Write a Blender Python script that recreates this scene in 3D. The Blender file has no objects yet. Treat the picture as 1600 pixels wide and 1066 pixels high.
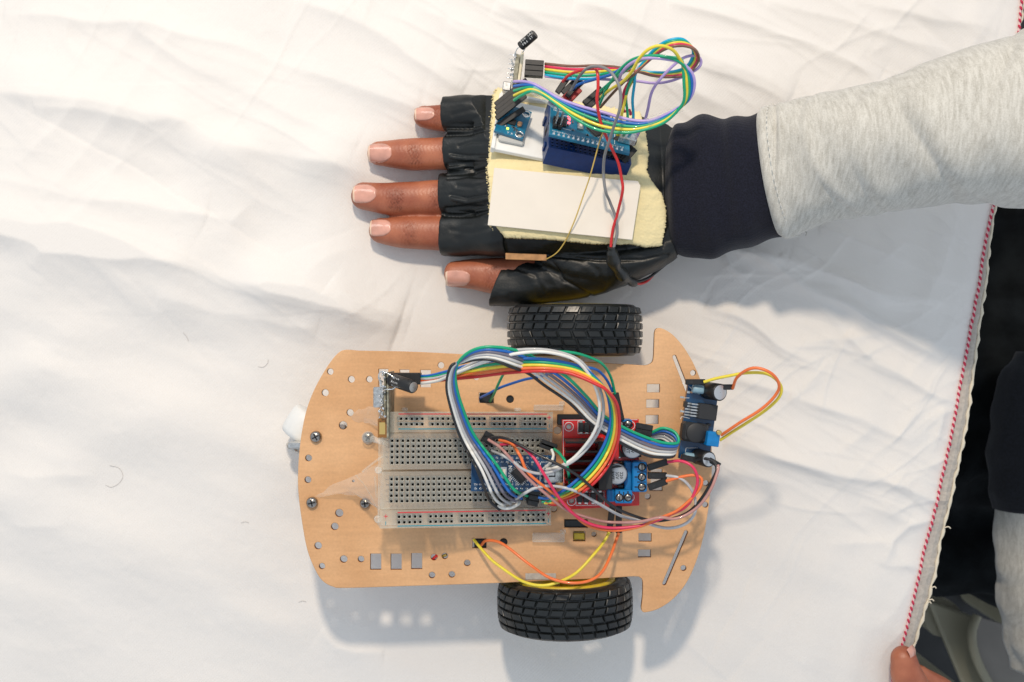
import bpy, bmesh, math, random
import numpy as np
from mathutils import Vector, Matrix, noise
random.seed(7)
rng = np.random.default_rng(11)
C = bpy.context.scene.collection
S = 0.01                      # 1 Blender unit = 100 mm; all helpers take millimetres
H = 600.0                     # camera height above the cloth, mm
K0 = 3.03                     # photo pixels per mm on the cloth
PI = math.pi

# ------------------------------------------------------------------ camera
cam_d = bpy.data.cameras.new('camera'); cam = bpy.data.objects.new('camera', cam_d); C.objects.link(cam)
cam.location = (0, 0, H*S)
cam_d.sensor_width = 36; cam_d.lens = 36*H*K0/1600
cam_d.clip_start = 0.05; cam_d.clip_end = 100
cam_d.dof.use_dof = True; cam_d.dof.focus_distance = 5.5; cam_d.dof.aperture_fstop = 1.6
bpy.context.scene.camera = cam
# ------------------------------------------------------------------ light
world = bpy.data.worlds.new("World"); bpy.context.scene.world = world; world.use_nodes = True
bg = world.node_tree.nodes['Background']
bg.inputs[0].default_value = (0.77, 0.87, 1.0, 1); bg.inputs[1].default_value = 0.76
def area(name, loc, target, size, power, col, shape='DISK'):
    d = bpy.data.lights.new(name, 'AREA'); d.shape = shape; d.size = size*S; d.energy = power; d.color = col
    o = bpy.data.objects.new(name, d); C.objects.link(o)
    o.location = Vector(loc)*S
    o.rotation_euler = (Vector(target)-Vector(loc)).to_track_quat('-Z', 'Y').to_euler()
    return o
area('key_lamp', (-60, 640, 960), (-40, 0, 0), 80, 850, (1.0, 0.85, 0.68))
area('window_lamp', (-470, 680, 640), (-120, 60, 0), 300, 120, (1.0, 0.97, 0.92))
vs = bpy.context.scene.view_settings
vs.view_transform = 'Standard'; vs.look = 'None'; vs.exposure = 0.0; vs.gamma = 1
bpy.context.scene.cycles.max_bounces = 8
bpy.context.scene.cycles.transparent_max_bounces = 24

# ------------------------------------------------------------------ helpers
def kz(z): return K0*H/(H-z)
def P(px, py, z=0.0):
    k = kz(z); return Vector(((px-800)/k, (533-py)/k, z))
def Z1(x, y): return (740+x/3.947, 30+y/3.947)      # coordinates measured in enlarged crops of the photograph
def Z5(x, y): return (680+x/3.134, 520+y/3.134)
def Z6(x, y): return (840+x/3.33, 540+y/3.33)
def Z3(x, y): return (740+x/3.077, 230+y/3.077)
def ZB(x, y): return (720+x/4.21, 800+y/4.21)

class MB:
    """collects shapes (mm) into one mesh; faces carry material slot and smooth flag"""
    def __init__(s): s.v = []; s.f = []; s.m = []; s.s = []
    def add(s, vs_, fs, mi=0, sm=False):
        b = len(s.v); s.v += [tuple(v) for v in vs_]
        for f in fs: s.f.append(tuple(i+b for i in f)); s.m.append(mi); s.s.append(sm)
        return s
    def box(s, x0, x1, y0, y1, z0, z1, mi=0, c=None):
        """chamfered box"""
        if c is None: c = min(x1-x0, y1-y0, z1-z0)*0.08
        if c <= 0:
            v = [(x, y, z) for x in (x0, x1) for y in (y0, y1) for z in (z0, z1)]
            return s.add(v, [(0,1,3,2),(4,6,7,5),(0,4,5,1),(2,3,7,6),(0,2,6,4),(1,5,7,3)], mi)
        ctr = Vector(((x0+x1)/2, (y0+y1)/2, (z0+z1)/2)); h = ((x1-x0)/2, (y1-y0)/2, (z1-z0)/2)
        vv = {}; L = []
        for sx in (-1, 1):
            for sy in (-1, 1):
                for sz in (-1, 1):
                    for a in range(3):
                        d = [h[0]-c, h[1]-c, h[2]-c]; d[a] = h[a]
                        vv[(sx, sy, sz, a)] = len(L)
                        L.append((ctr.x+sx*d[0], ctr.y+sy*d[1], ctr.z+sz*d[2]))
        F = []
        for a in range(3):
            for sg in (-1, 1):
                o = [i for i in range(3) if i != a]; q = []
                for (p, r) in ((-1,-1),(1,-1),(1,1),(-1,1)):
                    k = [0,0,0]; k[a] = sg; k[o[0]] = p; k[o[1]] = r; q.append(vv[(k[0],k[1],k[2],a)])
                if (sg > 0) == (a == 1): q = q[::-1]
                F.append(q)
        for a in range(3):
            o = [i for i in range(3) if i != a]
            for p in (-1, 1):
                for r in (-1, 1):
                    k1 = [0,0,0]; k1[o[0]] = p; k1[o[1]] = r
                    ka = list(k1); ka[a] = -1; kb = list(k1); kb[a] = 1
                    q = [vv[(*ka, o[0])], vv[(*kb, o[0])], vv[(*kb, o[1])], vv[(*ka, o[1])]]
                    F.append(q)
        for sx in (-1, 1):
            for sy in (-1, 1):
                for sz in (-1, 1): F.append([vv[(sx,sy,sz,0)], vv[(sx,sy,sz,1)], vv[(sx,sy,sz,2)]])
        return s.add(L, F, mi)
    def lathe(s, prof, n=24, M=None, mi=0, sm=True, cap=True):
        """profile [(r, z)] revolved about local z; M places it"""
        M = M or Matrix(); v = []; f = []
        for (r, z) in prof:
            for i in range(n):
                a = 2*PI*i/n; v.append(M @ Vector((r*math.cos(a), r*math.sin(a), z)))
        m = len(prof)
        for j in range(m-1):
            for i in range(n):
                f.append((j*n+i, j*n+(i+1) % n, (j+1)*n+(i+1) % n, (j+1)*n+i))
        s.add(v, f, mi, sm)
        if cap:
            s.add([v[i] for i in range(n)], [tuple(range(n))[::-1]], mi)
            s.add([v[(m-1)*n+i] for i in range(n)], [tuple(range(n))], mi)
        return s
    def cyl(s, c, r, h, n=20, mi=0, M=None):
        T = Matrix.Translation(Vector(c)); T = T @ M if M else T
        e = min(r, h)*0.12
        return s.lathe([(r-e, 0), (r, e), (r, h-e), (r-e, h)], n, T, mi)
    def tube(s, pts, r, n=8, mi=0, cap=True, flat=None):
        pts = [Vector(p) for p in pts]; N = len(pts); v = []; f = []
        up = Vector((0, 0, 1)); prev = None
        for i, p in enumerate(pts):
            t = (pts[min(i+1, N-1)]-pts[max(i-1, 0)])
            if t.length < 1e-9: t = Vector((1, 0, 0))
            t.normalize()
            if prev is None:
                a = t.cross(up)
                if a.length < 1e-3: a = t.cross(Vector((1, 0, 0)))
            else: a = prev - t*prev.dot(t)
            a.normalize(); prev = a; b = t.cross(a)
            rr = r[i] if hasattr(r, '__len__') else r
            for k in range(n):
                q = 2*PI*k/n; v.append(p + a*(rr*math.cos(q)) + b*(rr*math.sin(q)))
        for i in range(N-1):
            for k in range(n): f.append((i*n+k, i*n+(k+1) % n, (i+1)*n+(k+1) % n, (i+1)*n+k))
        s.add(v, f, mi, True)
        if cap:
            s.add([v[k] for k in range(n)], [tuple(range(n))[::-1]], mi); s.add([v[(N-1)*n+k] for k in range(n)], [tuple(range(n))], mi)
        return s
    def quad(s, a, b, c, d, mi=0): return s.add([a, b, c, d], [(0, 1, 2, 3)], mi)
    def text(s, txt, size, M, mi=0, bold=0.0):
        v, f = text_mesh(txt, bold)
        return s.add([M @ Vector((x*size, y*size, z*size)) for x, y, z in v], f, mi)
    def xform(s, M, start=0):
        for i in range(start, len(s.v)): s.v[i] = tuple(M @ Vector(s.v[i]))
        return s
    def build(s, name, mats, parent=None, origin=None, fixn=True, **props):
        o3 = Vector(origin) if origin is not None else Vector((0, 0, 0))
        if origin is None and parent is not None and parent.get('_base'): o3 = Vector(parent['_base'])
        me = bpy.data.meshes.new(name)
        me.from_pydata([((x-o3.x)*S, (y-o3.y)*S, (z-o3.z)*S) for x, y, z in s.v], [], s.f)
        if not isinstance(mats, (list, tuple)): mats = [mats]
        for m in mats: me.materials.append(m)
        me.polygons.foreach_set('material_index', s.m); me.polygons.foreach_set('use_smooth', s.s)
        if fixn:
            bm = bmesh.new(); bm.from_mesh(me); bmesh.ops.recalc_face_normals(bm, faces=bm.faces); bm.to_mesh(me); bm.free()
        me.update()
        if name in ('printed_marks', 'pin_row', 'chip_legs', 'solder_blobs', 'header_pins', 'small_components'): props['kind'] = 'stuff'
        return link(name, me, parent, origin if parent is None else None, **props)
def link(name, me, parent=None, origin=None, **props):
    o = bpy.data.objects.new(name, me); C.objects.link(o)
    if origin is not None: o.location = Vector(origin)*S
    if parent is not None: o.parent = parent
    for k, v in props.items(): o[k] = v
    return o
def thing(name, label, cat, base=(0, 0, 0), group=None, frame=None):
    """Empty; base (mm) for things whose parts are given in place; frame (4x4, mm) for things with their own axes"""
    o = bpy.data.objects.new(name, None); C.objects.link(o); o.empty_display_size = 0.1
    if frame is not None:
        M = frame.copy(); M.translation = M.translation*S; o.matrix_world = M
    else:
        o.location = Vector(base)*S; o['_base'] = tuple(base)
    o['label'] = label; o['category'] = cat
    if group: o['group'] = group
    return o
def tag(o, label, cat, group=None):
    o['label'] = label; o['category'] = cat
    if group: o['group'] = group
    return o
def struct(o): o['kind'] = 'structure'; return o
_tc = {}
def text_mesh(txt, bold=0.0):
    if (txt, bold) in _tc: return _tc[(txt, bold)]
    cu = bpy.data.curves.new('t', 'FONT'); cu.body = txt; cu.align_x = 'CENTER'; cu.align_y = 'CENTER'; cu.resolution_u = 1; cu.offset = bold
    o = bpy.data.objects.new('t', cu); C.objects.link(o)
    dg = bpy.context.evaluated_depsgraph_get(); me = o.evaluated_get(dg).to_mesh()
    r = ([tuple(v.co) for v in me.vertices], [tuple(p.vertices) for p in me.polygons])
    o.evaluated_get(dg).to_mesh_clear(); bpy.data.objects.remove(o); bpy.data.curves.remove(cu)
    _tc[(txt, bold)] = r; return r
def frame(o, u, n):
    """4x4 with x along u, z along n (both made orthonormal), origin o in mm"""
    n = Vector(n).normalized(); u = Vector(u); u = (u - n*u.dot(n)).normalized(); v = n.cross(u)
    M = Matrix((u, v, n)).transposed().to_4x4(); M.translation = Vector(o); return M
def spline(pts, step=1.2):
    """Catmull-Rom through the points, resampled"""
    p = [Vector(q) for q in pts]; p = [p[0]*2-p[1]] + p + [p[-1]*2-p[-2]]; out = []
    for i in range(1, len(p)-2):
        L = (p[i+1]-p[i]).length; n = max(2, int(L/step))
        for k in range(n):
            t = k/n; t2 = t*t; t3 = t2*t
            out.append(0.5*((2*p[i]) + (p[i+1]-p[i-1])*t + (2*p[i-1]-5*p[i]+4*p[i+1]-p[i+2])*t2 + (3*p[i]-p[i-1]-3*p[i+1]+p[i+2])*t3))
    out.append(p[-2]); return out
def evaluated(o):
    dg = bpy.context.evaluated_depsgraph_get(); dg.update()
    return bpy.data.meshes.new_from_object(o.evaluated_get(dg))
def remeshed(mb, voxel, smooth=6, fac=0.5):
    """union of closed shapes as one continuous skin (mm in, mesh in units out)"""
    me = bpy.data.meshes.new('u'); me.from_pydata([(x*S, y*S, z*S) for x, y, z in mb.v], [], mb.f)
    bm = bmesh.new(); bm.from_mesh(me); bmesh.ops.recalc_face_normals(bm, faces=bm.faces); bm.to_mesh(me); bm.free()
    o = bpy.data.objects.new('u', me); C.objects.link(o)
    r = o.modifiers.new('r', 'REMESH'); r.mode = 'VOXEL'; r.voxel_size = voxel*S; r.use_smooth_shade = True
    m = o.modifiers.new('s', 'SMOOTH'); m.iterations = smooth; m.factor = fac
    out = evaluated(o); bpy.data.objects.remove(o); bpy.data.meshes.remove(me)
    return out
def get_co(me):
    a = np.empty(len(me.vertices)*3, dtype=np.float32); me.vertices.foreach_get('co', a); return a.reshape(-1, 3)
def set_co(me, a): me.vertices.foreach_set('co', a.astype(np.float32).ravel()); me.update()
def get_no(me):
    a = np.empty(len(me.vertices)*3, dtype=np.float32); me.vertex_normals.foreach_get('vector', a); return a.reshape(-1, 3)

# ------------------------------------------------------------------ materials
def mat(name, col, rough=0.5, metal=0.0, spec=0.5, noise_s=None, noise_a=0.15, col2=None, bump=None, bump_s=200, bump_d=0.1, bump_stretch=None,
        sheen=0.0, sss=0.0, coat=0.0, trans=0.0, alpha=1.0, emit=None, rough_var=0.0, detail=6):
    m = bpy.data.materials.new(name); m.use_nodes = True; nt = m.node_tree; N = nt.nodes; L = nt.links
    b = N['Principled BSDF']
    b.inputs['Base Color'].default_value = (*col, 1); b.inputs['Roughness'].default_value = rough; b.inputs['Metallic'].default_value = metal
    b.inputs['Specular IOR Level'].default_value = spec; b.inputs['Sheen Weight'].default_value = sheen
    b.inputs['Coat Weight'].default_value = coat; b.inputs['Transmission Weight'].default_value = trans; b.inputs['Alpha'].default_value = alpha
    if sss: b.inputs['Subsurface Weight'].default_value = sss; b.inputs['Subsurface Radius'].default_value = (1.0, 0.35, 0.2); b.inputs['Subsurface Scale'].default_value = 0.03
    if emit: b.inputs['Emission Color'].default_value = (*emit[0], 1); b.inputs['Emission Strength'].default_value = emit[1]
    tc = N.new('ShaderNodeTexCoord')
    if noise_s:
        nz = N.new('ShaderNodeTexNoise'); nz.inputs['Scale'].default_value = noise_s; nz.inputs['Detail'].default_value = detail
        L.new(tc.outputs['Object'], nz.inputs['Vector'])
        mx = N.new('ShaderNodeMix'); mx.data_type = 'RGBA'
        c2 = col2 or tuple(min(1, c*(1-noise_a*2)) for c in col)
        mx.inputs[6].default_value = (*col, 1); mx.inputs[7].default_value = (*c2, 1)
        rp = N.new('ShaderNodeMapRange'); rp.inputs[1].default_value = 0.35; rp.inputs[2].default_value = 0.65
        L.new(nz.outputs['Fac'], rp.inputs[0]); L.new(rp.outputs[0], mx.inputs[0]); L.new(mx.outputs[2], b.inputs['Base Color'])
        if rough_var:
            r2 = N.new('ShaderNodeMapRange'); r2.inputs[1].default_value = 0.3; r2.inputs[2].default_value = 0.7
            r2.inputs[3].default_value = max(0, rough-rough_var); r2.inputs[4].default_value = min(1, rough+rough_var)
            L.new(nz.outputs['Fac'], r2.inputs[0]); L.new(r2.outputs[0], b.inputs['Roughness'])
    if bump:
        n2 = N.new('ShaderNodeTexNoise'); n2.inputs['Scale'].default_value = bump_s; n2.inputs['Detail'].default_value = 4
        if bump_stretch:
            mp = N.new('ShaderNodeMapping'); mp.inputs['Scale'].default_value = bump_stretch
            L.new(tc.outputs['Object'], mp.inputs['Vector']); L.new(mp.outputs[0], n2.inputs['Vector'])
        else: L.new(tc.outputs['Object'], n2.inputs['Vector'])
        bp = N.new('ShaderNodeBump'); bp.inputs['Strength'].default_value = bump; bp.inputs['Distance'].default_value = bump_d*S
        L.new(n2.outputs['Fac'], bp.inputs['Height']); L.new(bp.outputs[0], b.inputs['Normal'])
    return m
def clear_mat(name, col, density=0.4, rough=0.12):
    """thin clear plastic: part see-through, part pale gloss"""
    m = bpy.data.materials.new(name); m.use_nodes = True; nt = m.node_tree; N = nt.nodes; L = nt.links
    b = N['Principled BSDF']; out = N['Material Output']
    b.inputs['Base Color'].default_value = (*col, 1); b.inputs['Roughness'].default_value = rough
    tr = N.new('ShaderNodeBsdfTransparent'); tr.inputs[0].default_value = (0.97, 0.97, 0.95, 1)
    lw = N.new('ShaderNodeLayerWeight'); lw.inputs[0].default_value = 0.35
    mr = N.new('ShaderNodeMapRange'); mr.inputs[3].default_value = density; mr.inputs[4].default_value = min(1, density+0.45)
    mx = N.new('ShaderNodeMixShader')
    L.new(lw.outputs['Facing'], mr.inputs[0]); L.new(mr.outputs[0], mx.inputs[0]); L.new(tr.outputs[0], mx.inputs[1]); L.new(b.outputs[0], mx.inputs[2])
    L.new(mx.outputs[0], out.inputs['Surface']); return m

M_ = {}
def wire_mat(c):
    cols = dict(red=(0.62, 0.02, 0.02), crimson=(0.72, 0.03, 0.10), orange=(0.85, 0.18, 0.04), yellow=(0.82, 0.66, 0.05), green=(0.0, 0.36, 0.17), blue=(0.01, 0.13, 0.48), sky=(0.0, 0.40, 0.62),
                purple=(0.20, 0.13, 0.36), lavender=(0.46, 0.34, 0.66), grey=(0.22, 0.22, 0.22), white=(0.80, 0.78, 0.72), black=(0.012, 0.012, 0.013), brown=(0.22, 0.11, 0.07), pink=(0.75, 0.30, 0.30),
                rosy=(0.48, 0.24, 0.21), slate=(0.16, 0.15, 0.19), silver=(0.50, 0.50, 0.50), ochre=(0.62, 0.43, 0.10))
    if c not in M_: M_[c] = mat('wire_'+c, cols[c], 0.33, noise_s=30, noise_a=0.05, bump=0.15, bump_s=120, bump_d=0.1, coat=0.15)
    return M_[c]
m_black = mat('black_plastic', (0.012, 0.012, 0.012), 0.42, noise_s=60, noise_a=0.2, bump=0.25, bump_s=300, bump_d=0.06)
m_ic = mat('chip_black', (0.02, 0.02, 0.021), 0.5, bump=0.2, bump_s=400, bump_d=0.05)
m_metal = mat('tinned_metal', (0.72, 0.70, 0.66), 0.25, 1.0, bump=0.3, bump_s=300, bump_d=0.05, noise_s=80, noise_a=0.15)
m_steel = mat('steel_screw', (0.42, 0.38, 0.34), 0.22, 1.0, bump=0.3, bump_s=200, bump_d=0.05, noise_s=60, noise_a=0.2)
m_solder = mat('solder', (0.8, 0.8, 0.78), 0.18, 1.0, bump=0.6, bump_s=250, bump_d=0.1)
m_print = mat('white_print', (0.82, 0.82, 0.80), 0.5)
m_gold = mat('gold_pad', (0.75, 0.52, 0.18), 0.3, 0.9)
m_pcb_blue = mat('blue_circuit_board', (0.004, 0.055, 0.15), 0.30, coat=0.3, noise_s=40, noise_a=0.15, bump=0.25, bump_s=90, bump_d=0.05)
m_pcb_teal = mat('teal_circuit_board', (0.01, 0.17, 0.30), 0.32, coat=0.3, noise_s=40, noise_a=0.15, bump=0.25, bump_s=90, bump_d=0.05)
m_pcb_red = mat('red_circuit_board', (0.72, 0.01, 0.008), 0.33, coat=0.3, noise_s=40, noise_a=0.12, bump=0.25, bump_s=90, bump_d=0.05)
m_term = mat('blue_terminal', (0.0, 0.19, 0.50), 0.4, noise_s=50, noise_a=0.08)
m_dark = mat('dark_slot', (0.01, 0.01, 0.012), 0.7)
m_navyb = mat('navy_breadboard', (0.005, 0.033, 0.145), 0.38, noise_s=40, noise_a=0.1, bump=0.15, bump_s=150, bump_d=0.05)
m_yellow = mat('yellow_plastic', (0.66, 0.47, 0.02), 0.35, noise_s=25, noise_a=0.08)
m_rubber = mat('tyre_rubber', (0.009, 0.011, 0.011), 0.38, spec=0.5, noise_s=25, noise_a=0.25, rough_var=0.1, bump=0.25, bump_s=150, bump_d=0.1)
m_clear = clear_mat('clear_plastic', (0.90, 0.86, 0.74), 0.22, 0.08)
m_clear2 = clear_mat('clear_moulding', (0.88, 0.87, 0.82), 0.16)
m_tape = clear_mat('clear_tape', (0.95, 0.92, 0.85), 0.08, 0.12)
m_card = mat('white_card', (0.77, 0.70, 0.60), 0.55, noise_s=6, noise_a=0.02, bump=0.15, bump_s=60, bump_d=0.1)
m_tan = mat('tan_ceramic', (0.60, 0.30, 0.14), 0.5)
m_led_r = mat('red_led', (0.9, 0.1, 0.1), 0.3, emit=((1, 0.12, 0.15), 3.0))
m_led_g = mat('green_led', (0.6, 0.9, 0.1), 0.3, emit=((0.65, 1.0, 0.1), 2.0))

# ================================================================== SETTING: floor, table, cloth
EDGE = [(-200,1625),(-60,1608),(0,1600),(45,1597),(150,1582),(250,1568),(327,1556.6),(371,1548),(422,1539),(465,1531),(497,1525.5),(564,1512.5),(632,1498),(688,1487),(770,1470),(820,1459),(886,1443),(949,1429),(1010,1414.5),(1066,1401),(1200,1372)]
OUT = [(-200,1630),(0,1604),(250,1571),(327,1560),(412,1550),(469,1542),(500,1537.5),(576,1526.6),(663,1512.5),(733,1499),(775,1490),(817,1480.6),(886,1467.7),(938,1455),(998,1437),(1036,1427),(1066,1419),(1200,1386)]
ey = np.array([e[0] for e in EDGE], float); ex = np.array([e[1] for e in EDGE], float)
oy = np.array([e[0] for e in OUT], float); ox = np.array([e[1] for e in OUT], float)
m_floor = mat('dark_floor', (0.02, 0.02, 0.02), 0.6, noise_s=3, noise_a=0.3, bump=0.3, bump_s=20)
mb = MB(); mb.box(-2500, 2500, -2500, 2500, -760, -740, c=0); struct(mb.build('floor', m_floor))
m_wood = mat('table_wood', (0.25, 0.15, 0.08), 0.5, noise_s=8, noise_a=0.2)
tb = thing('table', 'wooden table standing under the wrinkled white cloth', 'table', (-150, 0, -740))
tm = MB(); tm.box(-620, 240, -420, 420, -32, -6, c=2); tm.build('table_top', m_wood, tb, origin=None).rotation_euler = (0, 0, 0)
for sx in (-590, 215):
    for sy in (-385, 385):
        l = MB(); l.box(sx-20, sx+20, sy-20, sy+20, -740, -32, c=2); l.build('leg', m_wood, tb)
tb.rotation_euler = (0, 0, math.radians(-11.5))
# keep the turned table's right edge just inside the cloth's edge
tb.location = Vector((-176, -25, -740))*S

def seg_dist(X, Y, pts):
    """signed distance to a polyline (positive above / up the photograph) and the position along it 0..1"""
    best = np.full(X.shape, 1e9); sg = np.zeros(X.shape); along = np.zeros(X.shape)
    p = np.array(pts, float); L = np.hypot(*(p[1:]-p[:-1]).T); tot = L.sum(); acc = 0
    for i in range(len(p)-1):
        d = (p[i+1]-p[i])/L[i]; rx = X-p[i][0]; ry = Y-p[i][1]
        t = np.clip(rx*d[0]+ry*d[1], 0, L[i]); qx = rx-t*d[0]; qy = ry-t*d[1]; D = np.hypot(qx, qy)
        s_ = np.sign(d[0]*ry-d[1]*rx); u = D < best
        best = np.where(u, D, best); sg = np.where(u, s_, sg); along = np.where(u, (acc+t)/tot, along); acc += L[i]
    return best*sg, along
def vnoise(X, Y, scale, seed=0):
    """smooth value noise on a lattice of `scale` mm"""
    r = np.random.default_rng(seed); G = r.standard_normal((96, 96))
    x = X/scale+48; y = Y/scale+48; xi = np.floor(x).astype(int); yi = np.floor(y).astype(int); fx = x-xi; fy = y-yi
    fx = fx*fx*fx*(fx*(fx*6-15)+10); fy = fy*fy*fy*(fy*(fy*6-15)+10)
    g = lambda a, b: G[a % 96, b % 96]
    return (g(xi,yi)*(1-fx)*(1-fy)+g(xi+1,yi)*fx*(1-fy)+g(xi,yi+1)*(1-fx)*fy+g(xi+1,yi+1)*fx*fy)
def mm(px, py): return ((px-800)/K0, (533-py)/K0)
# (points in photo pixels, height mm, width above mm, width below mm)
FOLDS = [
 ([(-60,345),(0,360),(150,383),(290,415),(350,432),(470,462),(560,490),(620,512)], 6.0, 20, 3.6),
 ([(-60,120),(0,143),(100,152),(200,166),(300,200),(420,243),(500,255),(570,268),(640,280)], 4.3, 17, 4.5),
 ([(0,20),(120,30),(250,43),(330,62),(430,92),(560,140),(640,165),(700,190)], 1.5, 12, 2.2),
 ([(-40,270),(0,282),(90,304),(200,318),(320,338)], 1.5, 10, 4),
 ([(200,45),(290,100),(400,150),(470,190),(560,225)], 0.9, 7, 1.8),
 ([(60,165),(160,175),(230,190),(330,200)], 0.8, 4, 2),
 ([(250,470),(330,487),(420,500),(500,520)], 0.7, 6, 2),
 ([(560,330),(600,345),(650,372)], 1.0, 8, 3), ([(520,445),(560,470),(640,500)], 1.2, 5, 3),
 ([(480,430),(520,400),(570,385)], 1.0, 8, 4),
 ([(0,740),(45,747),(90,742),(150,748)], 0.5, 3, 2), ([(0,1010),(60,1020),(140,1015)], 0.4, 4, 2), ([(0,820),(50,826),(110,822)], 0.4, 4, 2),
 ([(470,0),(560,40),(640,95),(730,140)], 1.4, 10, 3), ([(640,10),(740,55),(860,110),(960,160)], 1.2, 10, 3),
 ([(780,0),(880,45),(1000,100),(1110,150),(1180,190)], 1.4, 9, 2.5), ([(900,0),(1000,40),(1120,95),(1240,150)], 1.2, 8, 2.0),
 ([(1050,0),(1180,40),(1300,90),(1380,120)], 1.1, 8, 2.0), ([(1200,0),(1300,30),(1420,62),(1500,80)], 1.0, 7, 2.0),
 ([(1330,0),(1430,20),(1560,50)], 0.9, 8, 2.0), ([(1085,100),(1150,122),(1230,160)], 0.8, 5, 1.6), ([(1350,82),(1375,70),(1395,65)], 0.5, 3, 1.2),
 ([(1130,380),(1180,395),(1262,452),(1330,485),(1400,520),(1480,560)], 2.2, 4.5, 1.6),
 ([(1160,376),(1210,400),(1300,430),(1380,462),(1470,478)], 1.4, 5, 1.8),
 ([(1285,350),(1340,370),(1400,400),(1460,432),(1520,450)], 1.7, 5, 1.6), ([(1230,400),(1320,440),(1420,462),(1500,480)], 1.2, 5, 1.6),
 ([(1215,395),(1260,455),(1310,510),(1360,560)], 1.0, 3, 2), ([(1110,360),(1140,420),(1170,440)], 0.8, 3, 2),
 ([(1100,475),(1160,505),(1220,540),(1280,570)], 1.5, 5, 2.0), ([(1320,520),(1370,570),(1420,595),(1470,622),(1500,632)], 1.4, 4, 1.8),
 ([(1250,530),(1330,528),(1380,520)], 0.8, 3, 2), ([(1130,693),(1200,712),(1300,742),(1400,760),(1480,790)], 2.2, 8, 2.4),
 ([(1230,625),(1300,640),(1350,655),(1420,690),(1450,692)], 1.2, 5, 2), ([(1250,620),(1285,575),(1300,560)], 0.7, 3, 2), ([(1130,590),(1200,612),(1250,622)], 0.8, 4, 2),
 ([(1310,710),(1350,680),(1370,660)], 0.6, 3, 2), ([(1345,792),(1380,803),(1416,822)], 1.0, 4, 1.6), ([(1470,815),(1420,825),(1395,850),(1380,890)], 1.0, 2.5, 1.6), ([(1380,890),(1420,884),(1450,886)], 0.8, 3, 1.4),
 ([(1300,858),(1350,854),(1400,850)], 0.6, 3, 2), ([(1430,690),(1470,650),(1500,640)], 0.8, 3, 1.5), ([(1460,710),(1475,650),(1480,640)], 1.4, 2, 1.2),
 ([(1380,770),(1440,745),(1480,720)], 0.6, 3, 1.5), ([(1350,1000),(1400,960),(1430,900)], 0.5, 4, 3),
 ([(500,985),(530,1010),(560,1020),(600,1022)], 0.8, 4, 3), ([(250,0),(140,150),(30,260)], 0.5, 2.5, 2.5), ([(290,20),(180,180),(60,330)], 0.45, 2.5, 2.5),
 ([(225,190),(150,310),(60,420)], 0.5, 2.5, 2.5), ([(120,0),(100,60),(140,110)], 0.4, 2.5, 2), ([(410,310),(360,350),(290,330),(270,290)], 0.5, 3, 2), ([(300,160),(340,200),(370,190)], 0.5, 3, 2),
]
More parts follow.
